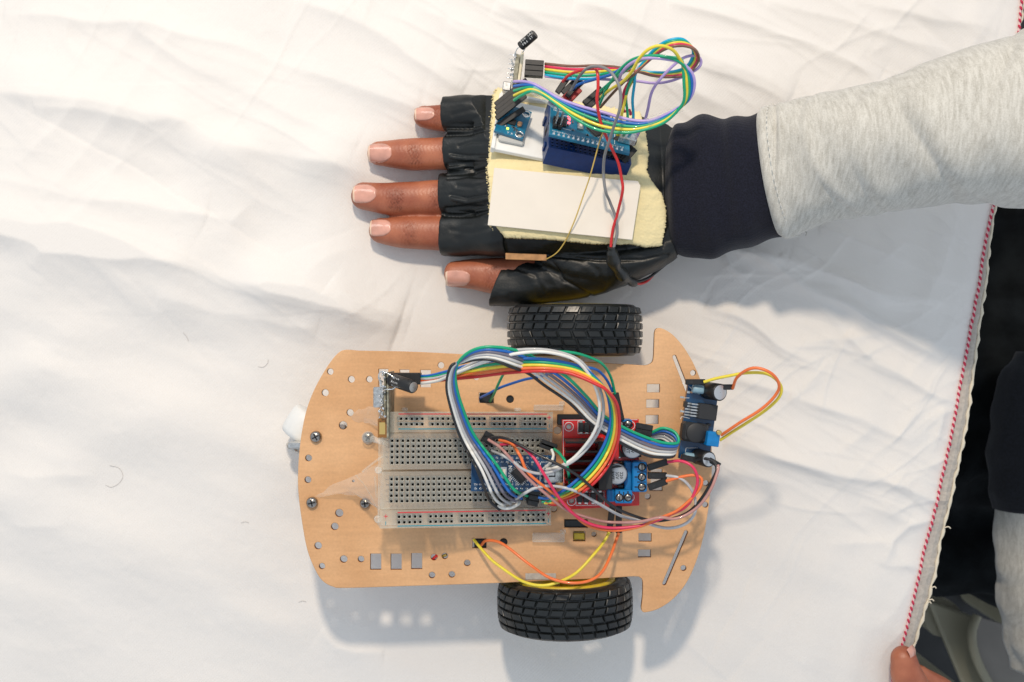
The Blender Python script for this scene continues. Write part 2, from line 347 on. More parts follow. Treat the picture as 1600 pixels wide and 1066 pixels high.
def cloth_height(X, Y):
    wx = X + 1.2*vnoise(X, Y, 22, 1); wy = Y + 1.0*vnoise(X, Y, 24, 2)
    Zc = np.zeros(X.shape)
    for pts, h, wa, wb in FOLDS:
        q = [mm(*p) for p in pts]; x0, x1 = min(a[0] for a in q)-70, max(a[0] for a in q)+70; y0, y1 = min(a[1] for a in q)-70, max(a[1] for a in q)+70
        k = (wx > x0) & (wx < x1) & (wy > y0) & (wy < y1)
        if not k.any(): continue
        d, t = seg_dist(wx[k], wy[k], q)
        if q[-1][0] < q[0][0]: d = -d
        L = sum(math.dist(q[i], q[i+1]) for i in range(len(q)-1))
        end = np.sqrt(np.clip(np.minimum(t, 1-t)*L/(8+7*h), 0, 1))
        w = np.where(d > 0, wa, wb)
        w = np.where(d > 0, wa*1.1, wb*(4.5 if h > 2.5 and q[0][0] < 0 else 2.6 if q[0][0] < 60 else 1.4)); rr_ = 0.9+0.12*h; Zc[k] += 2.1*h*end*np.exp(-(np.sqrt(d*d+rr_*rr_)-rr_)/w)*(0.85+0.25*vnoise(wx[k], wy[k], 30, 5))
    # fine creases: long straight ones, in two leading directions
    r = np.random.default_rng(3)
    for i in range(210):
        cx = r.uniform(-300, 260); cy = r.uniform(-190, 190)
        low = cy < 5-0.25*(cx+260) * (cx < 90) and cx < 95
        if low and r.random() < 0.93: continue
        a = math.radians(r.normal(-24, 13) if r.random() < 0.72 else r.normal(50, 16)); L = r.uniform(18, 75)
        h = r.uniform(0.10, 0.48)*(1.15 if cx > 90 or cy > 20 else 0.5)*(-1 if r.random() < 0.3 else 1); w = r.uniform(0.8, 2.6); s_ = r.uniform(-1, 1)
        dx = (wx-cx)*math.cos(a)+(wy-cy)*math.sin(a); dy = -(wx-cx)*math.sin(a)+(wy-cy)*math.cos(a)+0.002*s_*dx*dx
        k = (np.abs(dx) < L*1.6) & (np.abs(dy) < w*7)
        ww = np.where(dy[k] > 0, w*1.9, w*0.8)
        Zc[k] += h*np.exp(-(dx[k]/L)**4)*np.exp(-(np.sqrt((dy[k]/ww)**2+0.09)-0.3))
    r = np.random.default_rng(17)          # crisp short creases where the cloth is bunched by the arm and at the top
    for i in range(150):
        if r.random() < 0.6: cx, cy, a0_ = r.uniform(95, 245), r.uniform(-95, 60), -26
        else: cx, cy, a0_ = r.uniform(-60, 240), r.uniform(70, 180), -24
        a = math.radians(r.normal(a0_, 9) if r.random() < 0.75 else r.normal(38, 14)); L = r.uniform(8, 34); h = r.uniform(0.2, 0.62); w = r.uniform(0.6, 1.3)
        dx = (wx-cx)*math.cos(a)+(wy-cy)*math.sin(a); dy = -(wx-cx)*math.sin(a)+(wy-cy)*math.cos(a)+r.uniform(-0.006, 0.006)*dx*dx
        k = (np.abs(dx) < L*1.5) & (np.abs(dy) < w*7); ww = np.where(dy[k] > 0, w*2.2, w*0.8)
        Zc[k] += h*np.exp(-(dx[k]/L)**4)*np.exp(-(np.sqrt((dy[k]/ww)**2+0.05)-0.22))
    # broad undulation: stronger to the left, calm under the car
    amp = 0.35+0.65/(1+np.exp((X+70)/25)) + 0.35/(1+np.exp(-(X-120)/20))
    ca, sa = math.cos(math.radians(-20)), math.sin(math.radians(-20))
    U = X*ca+Y*sa; V = -X*sa+Y*ca
    Zc += amp*(1.9*vnoise(U/2.6, V, 34, 8)+0.45*vnoise(U/2.6, V, 14, 9)+0.07*vnoise(U/1.8, V, 5.5, 10)+0.035*vnoise(U, V, 3.0, 12))
    # soft diagonal swells lower left
    U2 = (X+265)*math.cos(0.42)+(Y+20)*math.sin(0.42); V2 = -(X+265)*math.sin(0.42)+(Y+20)*math.cos(0.42)
    Zc += 4.5*np.exp(-(V2/17)**2)*np.exp(-((U2-10)/75)**2)
    Zc += 2.5*np.exp(-((V2+52)/15)**2)*np.exp(-((U2)/80)**2)
    # vertical soft pleats near the right hem
    er = np.interp(533-Y*K0, ey, ex); dd = (er-800)/K0 - X
    Zc += 0.9*np.exp(-((dd-24)/7)**2) + 0.5*np.exp(-((dd-48)/8)**2) - 0.02*np.clip(14-dd, 0, 14)**2*0.5
    return Zc-1.5
NX, NY = 760, 520
def cloth_mesh():
    v = np.linspace(-215, 215, NY); t = np.linspace(0, 1, NX)
    T, V = np.meshgrid(t, v); E = (np.interp(533-V*K0, ey, ex)-800)/K0
    X = -330+(E+330)*T; Z = cloth_height(X, V)
    # flatten under wheels, caster, hand: the weight presses the cloth down
    for (cx, cy, rx, ry) in ((30.4,5,14,16),(25.6,-127,14,16),(-100,-60,14,14),(0,55,60,40),(-40,70,55,36)):
        g = np.exp(-(((X-cx)/rx)**2+((V-cy)/ry)**2)**1.5); Z = Z*(1-g)+(-0.6)*g
    Z = np.clip(Z, -5, 11)
    co = np.stack([X, V, Z], -1).reshape(-1, 3)*S
    i = np.arange(NY*NX).reshape(NY, NX); a = i[:-1,:-1].ravel(); b = i[:-1,1:].ravel(); c = i[1:,1:].ravel(); d = i[1:,:-1].ravel()
    F = np.stack([a, b, c, d], -1)
    me = bpy.data.meshes.new('tablecloth'); me.vertices.add(len(co)); me.vertices.foreach_set('co', co.ravel())
    me.loops.add(F.size); me.loops.foreach_set('vertex_index', F.ravel()); me.polygons.add(len(F)); me.polygons.foreach_set('loop_start', np.arange(len(F))*4)
    me.polygons.foreach_set('use_smooth', np.ones(len(F), bool)); me.update(); me.validate()
    return me
def cloth_material():
    m = mat('white_cotton', (0.79, 0.752, 0.706), 0.75, noise_s=2.2, noise_a=0.012, sheen=0.25, spec=0.25)
    nt = m.node_tree; N = nt.nodes; L = nt.links; b = N['Principled BSDF']; tc = N.new('ShaderNodeTexCoord')
    hs = []
    for ang in (0.35, 0.35+PI/2):
        mp = N.new('ShaderNodeMapping'); mp.inputs['Rotation'].default_value = (0, 0, ang); L.new(tc.outputs['Object'], mp.inputs[0])
        w = N.new('ShaderNodeTexWave'); w.inputs['Scale'].default_value = 48; w.inputs['Distortion'].default_value = 1.5; w.inputs['Detail'].default_value = 2
        L.new(mp.outputs[0], w.inputs[0]); hs.append(w)
    ad = N.new('ShaderNodeMath'); ad.operation = 'ADD'; L.new(hs[0].outputs['Fac'], ad.inputs[0]); L.new(hs[1].outputs['Fac'], ad.inputs[1])
    nz = N.new('ShaderNodeTexNoise'); nz.inputs['Scale'].default_value = 45; nz.inputs['Detail'].default_value = 5; L.new(tc.outputs['Object'], nz.inputs[0])
    ml = N.new('ShaderNodeMath'); ml.operation = 'MULTIPLY_ADD'; ml.inputs[1].default_value = 2.2; L.new(nz.outputs['Fac'], ml.inputs[0]); L.new(ad.outputs[0], ml.inputs[2])
    bp = N.new('ShaderNodeBump'); bp.inputs['Strength'].default_value = 0.35; bp.inputs['Distance'].default_value = 0.0018
    L.new(ml.outputs[0], bp.inputs['Height']); L.new(bp.outputs[0], b.inputs['Normal']); return m
m_cloth = cloth_material()
cloth = link('tablecloth', cloth_mesh(), None); cloth.data.materials.append(m_cloth)
tag(cloth, 'wrinkled white cotton tablecloth with a red stitched hem along its right edge', 'tablecloth')
# hem: selvage strip, woven edge cord, red stitches
m_selv = mat('selvage', (0.50, 0.45, 0.39), 0.8, noise_s=60, noise_a=0.1, bump=0.5, bump_s=140, bump_stretch=(1, 6, 1), bump_d=0.2)
m_cord = mat('cream_cord', (0.70, 0.62, 0.48), 0.8, bump=0.5, bump_s=150, bump_d=0.2)
m_pink = mat('pink_thread', (0.78, 0.50, 0.50), 0.7, bump=0.5, bump_s=200)
m_redt = mat('red_thread', (0.50, 0.02, 0.06), 0.7, bump=0.5, bump_s=200)
def hem_pt(py, side, dz=0):
    px = np.interp(py, ey, ex) if side == 0 else np.interp(py, oy, ox)
    x, y = mm(px, py); z = float(cloth_height(np.array([np.interp(py, ey, ex)*1/K0-800/K0-0.4]), np.array([y]))[0]); return Vector((x, y, z+dz))
mb = MB(); ys = np.arange(-190, 1200, 7.0); rows = []
for py in ys:
    a = hem_pt(py, 0, 0.15); b = hem_pt(py, 1, -1.2); m = (a+b)/2; m.z = a.z+0.25+0.2*math.sin(py*0.3); rows.append((a, m, b))
for i in range(len(rows)-1):
    for j in (0, 1): mb.add([rows[i][j], rows[i][j+1], rows[i+1][j+1], rows[i+1][j]], [(0, 1, 2, 3)], 0, True)
    for j in (0, 1): mb.add([p-Vector((0, 0, 0.5)) for p in (rows[i][j], rows[i][j+1], rows[i+1][j+1], rows[i+1][j])], [(3, 2, 1, 0)], 0, True)
mb.build('hem_strip', m_selv, cloth, fixn=False)
mb = MB(); mb.tube([r[2]+Vector((0.3*math.sin(i*1.3), 0, 0.4+0.2*math.sin(i*2.1))) for i, r in enumerate(rows)], [0.75+0.3*math.sin(i*1.9) for i in range(len(rows))], 7)
for (py, dx) in ((826, 6), (920, 4), (944, 3), (940, 5)):
    p = hem_pt(py, 1); mb.tube(spline([p, p+Vector((dx*0.3, 0.6, 0.6)), p+Vector((dx*0.5, -0.3, 0.3))], 0.5), 0.35, 5)
mb.build('edge_cord', m_cord, cloth)
mb = MB(); mb.tube([r[0]+Vector((-0.6, 0, 0.5)) for r in rows], 0.62, 7); mb.build('stitch_cord', m_pink, cloth)
me_st = None
for k, py in enumerate(np.arange(-20, 1090, 9.6)):
    a = hem_pt(py, 0, 1.0); b = hem_pt(py+6.2, 0, 1.0); a.x -= 1.3; b.x += 0.0
    if me_st is None:
        t = MB(); L = (b-a).length; t.tube([(0,0,0),(L*0.2,0,0.25),(L*0.5,0,0.4),(L*0.8,0,0.25),(L,0,0)], [0.3,0.55,0.62,0.55,0.3], 7)
        o = t.build('stitch', m_redt, cloth); me_st = o.data
    else: o = link('stitch', me_st, cloth)
    o.location = a*S; o.rotation_euler = (0, 0, math.atan2((b-a).y, (b-a).x))


# ================================================================== THE ROBOT CAR
ZP = 48.0     # top of the chassis plate
def wood_material():
    m = mat('fibreboard', (0.73, 0.425, 0.21), 0.40, noise_s=2.2, noise_a=0.10, col2=(0.60, 0.32, 0.14), rough_var=0.08, coat=0.05)
    nt = m.node_tree; N = nt.nodes; L = nt.links; b = N['Principled BSDF']; tc = N.new('ShaderNodeTexCoord')
    n1 = N.new('ShaderNodeTexNoise'); n1.inputs['Scale'].default_value = 90; n1.inputs['Detail'].default_value = 6; L.new(tc.outputs['Object'], n1.inputs[0])
    mp = N.new('ShaderNodeMapping'); mp.inputs['Scale'].default_value = (5, 45, 20); mp.inputs['Rotation'].default_value = (0, 0, 0.12); L.new(tc.outputs['Object'], mp.inputs[0])
    n2 = N.new('ShaderNodeTexNoise'); n2.inputs['Scale'].default_value = 1.2; n2.inputs['Detail'].default_value = 5; L.new(mp.outputs[0], n2.inputs[0])
    # fine and stretched noise vary the plate's tone at random
    gx = N.new('ShaderNodeSeparateXYZ'); L.new(tc.outputs['Object'], gx.inputs[0])
    old = b.inputs['Base Color'].links[0].from_socket
    mr = N.new('ShaderNodeMapRange'); mr.inputs[1].default_value = 0.25; mr.inputs[2].default_value = 0.75; mr.inputs[3].default_value = 0.86; mr.inputs[4].default_value = 1.13
    av = N.new('ShaderNodeMath'); av.operation = 'ADD'; L.new(n1.outputs['Fac'], av.inputs[0]); L.new(n2.outputs['Fac'], av.inputs[1])
    hv = N.new('ShaderNodeMath'); hv.operation = 'MULTIPLY'; hv.inputs[1].default_value = 0.5; L.new(av.outputs[0], hv.inputs[0]); L.new(hv.outputs[0], mr.inputs[0])
    sc = N.new('ShaderNodeVectorMath'); sc.operation = 'SCALE'; L.new(old, sc.inputs[0]); L.new(mr.outputs[0], sc.inputs['Scale'])
    L.new(sc.outputs[0], b.inputs['Base Color'])
    bp = N.new('ShaderNodeBump'); bp.inputs['Strength'].default_value = 0.15; bp.inputs['Distance'].default_value = 0.001; L.new(n1.outputs['Fac'], bp.inputs['Height']); L.new(bp.outputs[0], b.inputs['Normal'])
    return m
m_fibre = wood_material()
m_burnt = mat('laser_cut_edge', (0.24, 0.085, 0.03), 0.6, noise_s=40, noise_a=0.2)
def flat(px, py, z=ZP):
    p = P(px, py, z); return (p.x, p.y)
OUTLINE = [(560,548),(538,547),(525,555),(508,578),(490,611),(478,644),(470,685),(466,727),(466,768),(472,817),(480,859),(492,890),(504,908),(520,917),(540,919),
 (640,916),(760,912),(850,908),(940,904),(992,901),(1000,903),(1004,908),(1004,930),(1002,950),(1004,956),(1010,957),(1030,951),(1052,936),(1072,912),(1087,880),(1099,840),(1107,795),(1112,745),
 (1112,700),(1107,650),(1098,605),(1086,573),(1070,545),(1052,524),(1036,514),(1027,513),(1023,518),(1022,535),(1021,558),(1018,567),(1008,571),(990,570),(900,565),(780,557),(650,550)]
def circ(px, py, r, n=16): return [(px+r*math.cos(2*PI*k/n), py-r*math.sin(2*PI*k/n)) for k in range(n)]
def rect(px, py, w, h, sk=0): return [(px-w/2, py-h/2), (px+w/2, py-h/2+sk), (px+w/2, py+h/2+sk), (px-w/2, py+h/2)]
def slot(a, b, w):
    d = Vector((b[0]-a[0], b[1]-a[1])).normalized(); n = Vector((-d.y, d.x))*w/2; r = []
    for (c, sg) in ((Vector(b), 1), (Vector(a), -1)):
        for k in range(7):
            q = -PI/2+PI*k/6; r.append(tuple(c+sg*(d*(w/2)*math.cos(q)+n*math.sin(q))))
    return r
HOLES = [circ(*h) for h in [(516,581,5),(549,593,5.3),(577,593,5),(508,614,5.5),(547,645,5.5),(536,665,6.5),(482,716,5.2),(481,750,5.2),(530,802,6.3),(523,823,5.8),(497,853,5.8),(537,874,5.8),(564,874,5),(503,885,4.8),
  (675,899,5),(706,898,5),(678,871,5),(695,869,5),(730,880,5),(689,571,5),(744,590,4.5),(797,624,6),(787,847,6),(871,673,6),(928,835,4),(865,795,5.5),(552,752,2),(1083,583,4.5),(1068,888,4.5),(1103,755,4.5),(1102,789,4.5),(1012,776,4.5),(690,896,0.1)][:-1]]
HOLES += [rect(587,878,17,25), rect(619,878,17,25), rect(651,877,17,25), rect(599,590,15,26), rect(632,591,15,26), rect(665,592,16,27),
  rect(1021,607,20,13), rect(1020,631,20,13), rect(1019,656,20,14), rect(1008,840,20,13), rect(1007,865,20,12), rect(905,838,19,16), rect(900,818,37,13), rect(760,622,23,16), rect(749,849,22,15),
  rect(1026,750,18,34), slot((1054,558),(1078,620),6), slot((1072,832),(1038,912),6)]
def plate(name, outline, holes, z0, z1, mats, parent, bev=0.25):
    cu = bpy.data.curves.new('p', 'CURVE'); cu.dimensions = '2D'; cu.fill_mode = 'BOTH'; cu.extrude = (z1-z0)/2*S - bev*S; cu.bevel_depth = bev*S; cu.bevel_resolution = 0; cu.offset = -bev*S
    for poly in [outline]+holes:
        sp = cu.splines.new('POLY'); sp.points.add(len(poly)-1); sp.use_cyclic_u = True
        for p, q in zip(sp.points, poly): p.co = (q[0]*S, q[1]*S, 0, 1)
    o = bpy.data.objects.new('p', cu); C.objects.link(o); me = evaluated(o); bpy.data.objects.remove(o)
    me.transform(Matrix.Translation((0, 0, (z0+z1)/2*S)))
    b = parent.get('_base') if parent is not None else None
    if b: me.transform(Matrix.Translation(-Vector(b)*S))
    me.materials.clear()
    for m in mats: me.materials.append(m)
    for p in me.polygons: p.material_index = 1 if (len(mats) > 1 and abs(p.normal.z) < 0.3) else 0; p.use_smooth = False
    me.name = name; return link(name, me, parent)
def dense(poly, n=3):
    q = spline([(x, y, 0) for x, y in poly+[poly[0]]], 3.0); return [(p.x, p.y) for p in q[:-1]]
car = thing('robot_car', 'tan fibreboard robot car base with two black tyred wheels and a small caster', 'robot car', (0, -61, 0))
ol = dense(OUTLINE); plate('chassis_plate', [flat(*p) for p in ol], [[flat(*p) for p in h] for h in HOLES], ZP-3, ZP, [m_fibre, m_burnt], car)

# wheels
def tyre_profile(u):                       # u in -1..1 across the tread -> radius
    return 31.6 - 1.5*abs(u)**3.2
def make_wheel(cx, y_in, y_out, R=33.0, parent=None, rot=0):
    cy = (y_in+y_out)/2; W = abs(y_out-y_in); T = Matrix.Translation((cx, cy, R-0.4)) @ Matrix.Rotation(rot, 4, 'Z') @ Matrix.Rotation(-PI/2, 4, 'X')   # local z = wheel axis (+y)
    sgn = 1 if y_out > y_in else -1
    wh = MB(); wh.lathe([(5, -W*0.32), (5, W*0.32)], 24, T); hub = wh.build('wheel', m_yellow, parent)
    rb = MB(); hw = W/2
    prof = [(24.5, -hw+1.0), (26.5, -hw+0.3), (28.6, -hw+0.2), (29.6, -hw+1.0)]+[(tyre_profile(u), u*(hw-1.4)) for u in np.linspace(-1, 1, 13)]+[(29.6, hw-1.0), (28.6, hw-0.2), (26.5, hw-0.3), (24.5, hw-1.0), (24.0, hw-2), (24.0, -hw+2), (24.5, -hw+1.0)]
    rb.lathe(prof, 96, T, cap=False)
    rows = 6; nb = 30
    for r in range(rows):
        u0 = -1+2*r/rows+0.035; u1 = -1+2*(r+1)/rows-0.035
        sk = (abs((u0+u1)/2))*0.55
        for k in range(nb):
            off = (0.5 if r % 2 else 0)*0.35
            a0 = 2*PI*(k+off+sk+0.05)/nb; a1 = 2*PI*(k+off+sk+0.92)/nb; sh = 0.035*(1 if (u0+u1) > 0 else -1)
            v = []
            for j, u in enumerate((u0, u1)):
                for q in (0, 0.33, 0.67, 1.0):
                    a = a0+(a1-a0)*q + sh*(j-0.5)*2*0.5
                    for (rr, ins) in ((-0.6, 0), (0.95, 0), (1.4, 0.05)):
                        aa = a + ((a1-a0)*0.06*(1 if q == 0 else -1 if q == 1 else 0) if ins else 0); uu = u + (ins*0.5 if j == 0 else -ins*0.5)
                        rad = tyre_profile(uu)+rr; v.append(T @ Vector((rad*math.cos(aa), rad*math.sin(aa), uu*(hw-1.0))))
            f = []; I = lambda j, q, h: j*12+q*3+h
            for q in range(3):
                f.append((I(0,q,2), I(0,q+1,2), I(1,q+1,2), I(1,q,2)))
                for h in (0, 1): f += [(I(0,q,h), I(0,q+1,h), I(0,q+1,h+1), I(0,q,h+1)), (I(1,q+1,h), I(1,q,h), I(1,q,h+1), I(1,q+1,h+1))]
            for h in (0, 1): f += [(I(1,0,h), I(0,0,h), I(0,0,h+1), I(1,0,h+1)), (I(0,3,h), I(1,3,h), I(1,3,h+1), I(0,3,h+1))]
            rb.add(v, f)
    rb.build('tyre', m_rubber, hub, origin=None) if False else None
    o = rb.build('tyre', m_rubber, hub)
    rm = MB(); rm.lathe([(21.5, -hw+2.2), (21.5, -hw+0.4), (22, -hw), (24.2, -hw), (24.6, -hw+0.5), (24.6, hw-0.5), (24.2, hw), (22, hw), (21.5, hw-0.4), (21.5, -hw+2.2)], 64, T, cap=False)
    st = len(rm.v); rm.lathe([(3, -1.5), (8, -1.5), (8, 1.5), (3, 1.5)], 24, T)
    for k in range(6):
        b = MB(); b.box(6, 23, -2.2, 2.2, -1.4, 1.4, c=0.3); b.xform(T @ Matrix.Rotation(k*PI/3+0.2, 4, 'Z')); rm.add(b.v, b.f)
    rm.build('rim', m_yellow, hub)
    for c in (o,): pass
    return hub
# children of the car are placed relative to its base; sub-parts share the wheel's own origin
def fix_base(parent_obj, base): parent_obj['_base'] = base
_old_build = MB.build
def _build(s, name, mats, parent=None, origin=None, fixn=True, **props):
    if parent is not None and origin is None and not parent.get('_base') and parent.parent is not None and parent.parent.get('_base'):
        org = tuple(parent.parent['_base']); o3 = Vector(org)
        s2 = MB(); s2.v = [(x-o3.x, y-o3.y, z-o3.z) for x, y, z in s.v]; s2.f = s.f; s2.m = s.m; s2.s = s.s
        return _old_build(s2, name, mats, parent, None, fixn, **props)
    return _old_build(s, name, mats, parent, origin, fixn, **props)
MB.build = _build
w1 = make_wheel(30.6, -7.3, 17.6, 32.8, car, 0.0)
w2 = make_wheel(25.8, -115.2, -139.5, 32.8, car, 0.012)
for (wy, s_) in ((-7.3, 1), (-115.2, -1)):      # gear motors under the plate
    g = MB(); cx = 30.6 if s_ > 0 else 25.8
    y0, y1 = sorted((wy-s_*3, wy-s_*19.5)); g.box(cx-38, cx+12, y0, y1, 22, 44.4, c=1.5); mo = g.build('gear_motor', m_yellow, car)
    a = MB(); a.tube([(cx, wy-s_*5, 33), (cx, wy+s_*10, 33)], 2.7, 16); a.build('axle', m_yellow, mo)
    mbx = MB(); Mx = Matrix.Translation((cx-38, (y0+y1)/2, 33)) @ Matrix.Rotation(-PI/2, 4, 'Y'); mbx.lathe([(7.8, 0), (7.8, 2), (6, 3), (3, 3.5)], 28, Mx); mbx.build('motor_can', m_black, mo)
for (px, py, w, h) in ((778,622,58,15), (769,849,56,13), (900,818,36,12)):
    b = MB(); x, y = flat(px, py, ZP-2); b.box(x-w/6.6, x+w/6.6, y-h/6.6, y+h/6.6, ZP-8, ZP-1.5); b.build('motor_bracket', m_black, car)
b = MB(); x, y = flat(905, 838, ZP-2); b.box(x-2.6, x+2.6, y-1.4, y+1.6, ZP-8, ZP-1.2); b.build('motor_tab', m_yellow, car)
b = MB(); x, y = flat(900, 657, ZP+1); b.box(x-9, x+3, y-1.8, y+3, ZP, ZP+4.5); b.build('motor_bracket', m_black, car)
# caster
cst = MB(); cst.box(-96, -78, -66, -40, 36, 45, c=2); ca = cst.build('caster', mat('galvanised', (0.6, 0.6, 0.58), 0.3, 1.0, bump=0.2), car)
m_wp = mat('white_plastic', (0.80, 0.80, 0.77), 0.4, noise_s=12, noise_a=0.03)
ax_c = Vector((-0.52, -0.85, 0)); cc_ = P(479, 667, 15)
def axis_frame(p): return frame(p, (0, 0, 1), ax_c)
c1 = MB(); c1.lathe([(4, -7.5), (9.2, -7.5), (10.4, -6.3), (10.8, -2), (10.8, 4.5), (10.0, 6.8), (8, 7.6), (3, 7.8)], 40, axis_frame(cc_)); c1.build('caster_wheel', m_wp, ca)
pr_ = P(459, 700, 16)
c2 = MB(); c2.lathe([(2.4, -0.9), (3.9, -0.9), (4.4, 0), (3.9, 0.9), (2.4, 0.9)], 28, axis_frame(pr_)); c2.lathe([(1.2, -6), (1.2, 0.6)], 14, axis_frame(pr_))
c2.box(pr_.x+1, pr_.x+9, pr_.y+1.5, pr_.y+4.5, 15, 40, c=0.8); c2.build('caster_fork', m_metal, ca)
# screws
def screw(px, py, r, cap=False):
    x, y = flat(px, py, ZP+2); s_ = MB(); s_.lathe([(r, 0.1), (r+0.05, 1.3), (r*0.85, 2.1), (r*0.5, 2.6), (0.2, 2.75)], 28, Matrix.Translation((x, y, ZP)), cap=False); a = random.uniform(0, 1.5)
    so = s_.build('screw', m_steel, car)
    c = MB()
    for k in range(2):
        q = MB(); q.box(-r*0.62, r*0.62, -0.32, 0.32, 1.6, 2.83, c=0.05); q.xform(Matrix.Translation((x, y, ZP)) @ Matrix.Rotation(a+k*PI/2, 4, 'Z')); c.add(q.v, q.f)
    c.build('cross_slot', m_dark, so)
for q in ((493,683,2.75), (487,786,2.7), (575,684,2.7), (570,787,2.5)): screw(*q)
# small parts seen in the holes
b = MB(); x, y = flat(678, 871, ZP-4); b.tube([(x-1.5, y-2.2, ZP-3.5), (x, y, ZP-1.2), (x+1.6, y+1.6, ZP+0.4)], 0.75, 7); b.build('red_lead', wire_mat('red'), car)
b = MB(); x, y = flat(695, 868, ZP-4); b.tube([(x-2.5, y-0.6, ZP-2.8), (x+1, y+0.8, ZP-1.4)], 0.7, 7); b.build('ochre_lead', wire_mat('ochre'), car)

# ---------------------------------------------------------------- clear breadboard on the car
def top_frame(pts, z):                         # photo corners (left-bottom, right-bottom, left-top) with heights
    a = P(*pts[0], z[0]); b = P(*pts[1], z[1]); c = P(*pts[2], z[2]); u = b-a; v = c-a; n = u.cross(v)
    return frame(a, u, n), u.length, v.length
Fb, LB, WB = top_frame([(597,826),(862,821),(606,643)], [73.5, 57.5, 71.5])
bb = thing('breadboard', 'clear plastic solderless breadboard taped on the tan car base', 'breadboard', frame=Fb)
TH = 8.5
m_clip = mat('contact_clip', (0.42, 0.40, 0.36), 0.25, 1.0, noise_s=60, noise_a=0.2)
def perf(mb_, x0, x1, y0, y1, cols, rowsy, hs=0.70, z=0.0, depth=3.0):
    xs = [x0]; ys_ = [y0]
    for c in cols: xs += [c-hs, c+hs]
    for r in sorted(rowsy): ys_ += [r-hs, r+hs]
    xs.append(x1); ys_.append(y1)
    for i in range(len(xs)-1):
        for j in range(len(ys_)-1):
            X0, X1, Y0, Y1 = xs[i], xs[i+1], ys_[j], ys_[j+1]
            if i % 2 and j % 2:
                d = z-depth; e = 0.14
                mb_.add([(X0,Y0,z),(X1,Y0,z),(X1,Y1,z),(X0,Y1,z),(X0+e,Y0+e,z-0.25),(X1-e,Y0+e,z-0.25),(X1-e,Y1-e,z-0.25),(X0+e,Y1-e,z-0.25),(X0+e,Y0+e,d),(X1-e,Y0+e,d),(X1-e,Y1-e,d),(X0+e,Y1-e,d)],
                    [(0,1,5,4),(1,2,6,5),(2,3,7,6),(3,0,4,7)], 1)
                mb_.add([(X0+e,Y0+e,z-0.25),(X1-e,Y0+e,z-0.25),(X1-e,Y1-e,z-0.25),(X0+e,Y1-e,z-0.25),(X0+e,Y0+e,d),(X1-e,Y0+e,d),(X1-e,Y1-e,d),(X0+e,Y1-e,d)],
                    [(0,1,5,4),(1,2,6,5),(2,3,7,6),(3,0,4,7),(4,5,6,7)], 2)
            else: mb_.quad((X0,Y0,z),(X1,Y0,z),(X1,Y1,z),(X0,Y1,z), 0)
def V_(v): return WB-v                        # v measured from the top edge of the photograph
ux0 = 4.2; pitch = (LB-8.6)/29
cols30 = [ux0+pitch*i for i in range(30)]
cols25 = [cols30[2]-pitch*0.45+pitch*(i+i//5*0.95)*1.0 for i in range(25)]
cols25 = [c for c in cols25 if c < LB-3]
m_rim = mat('socket_rim', (0.62, 0.59, 0.50), 0.3)
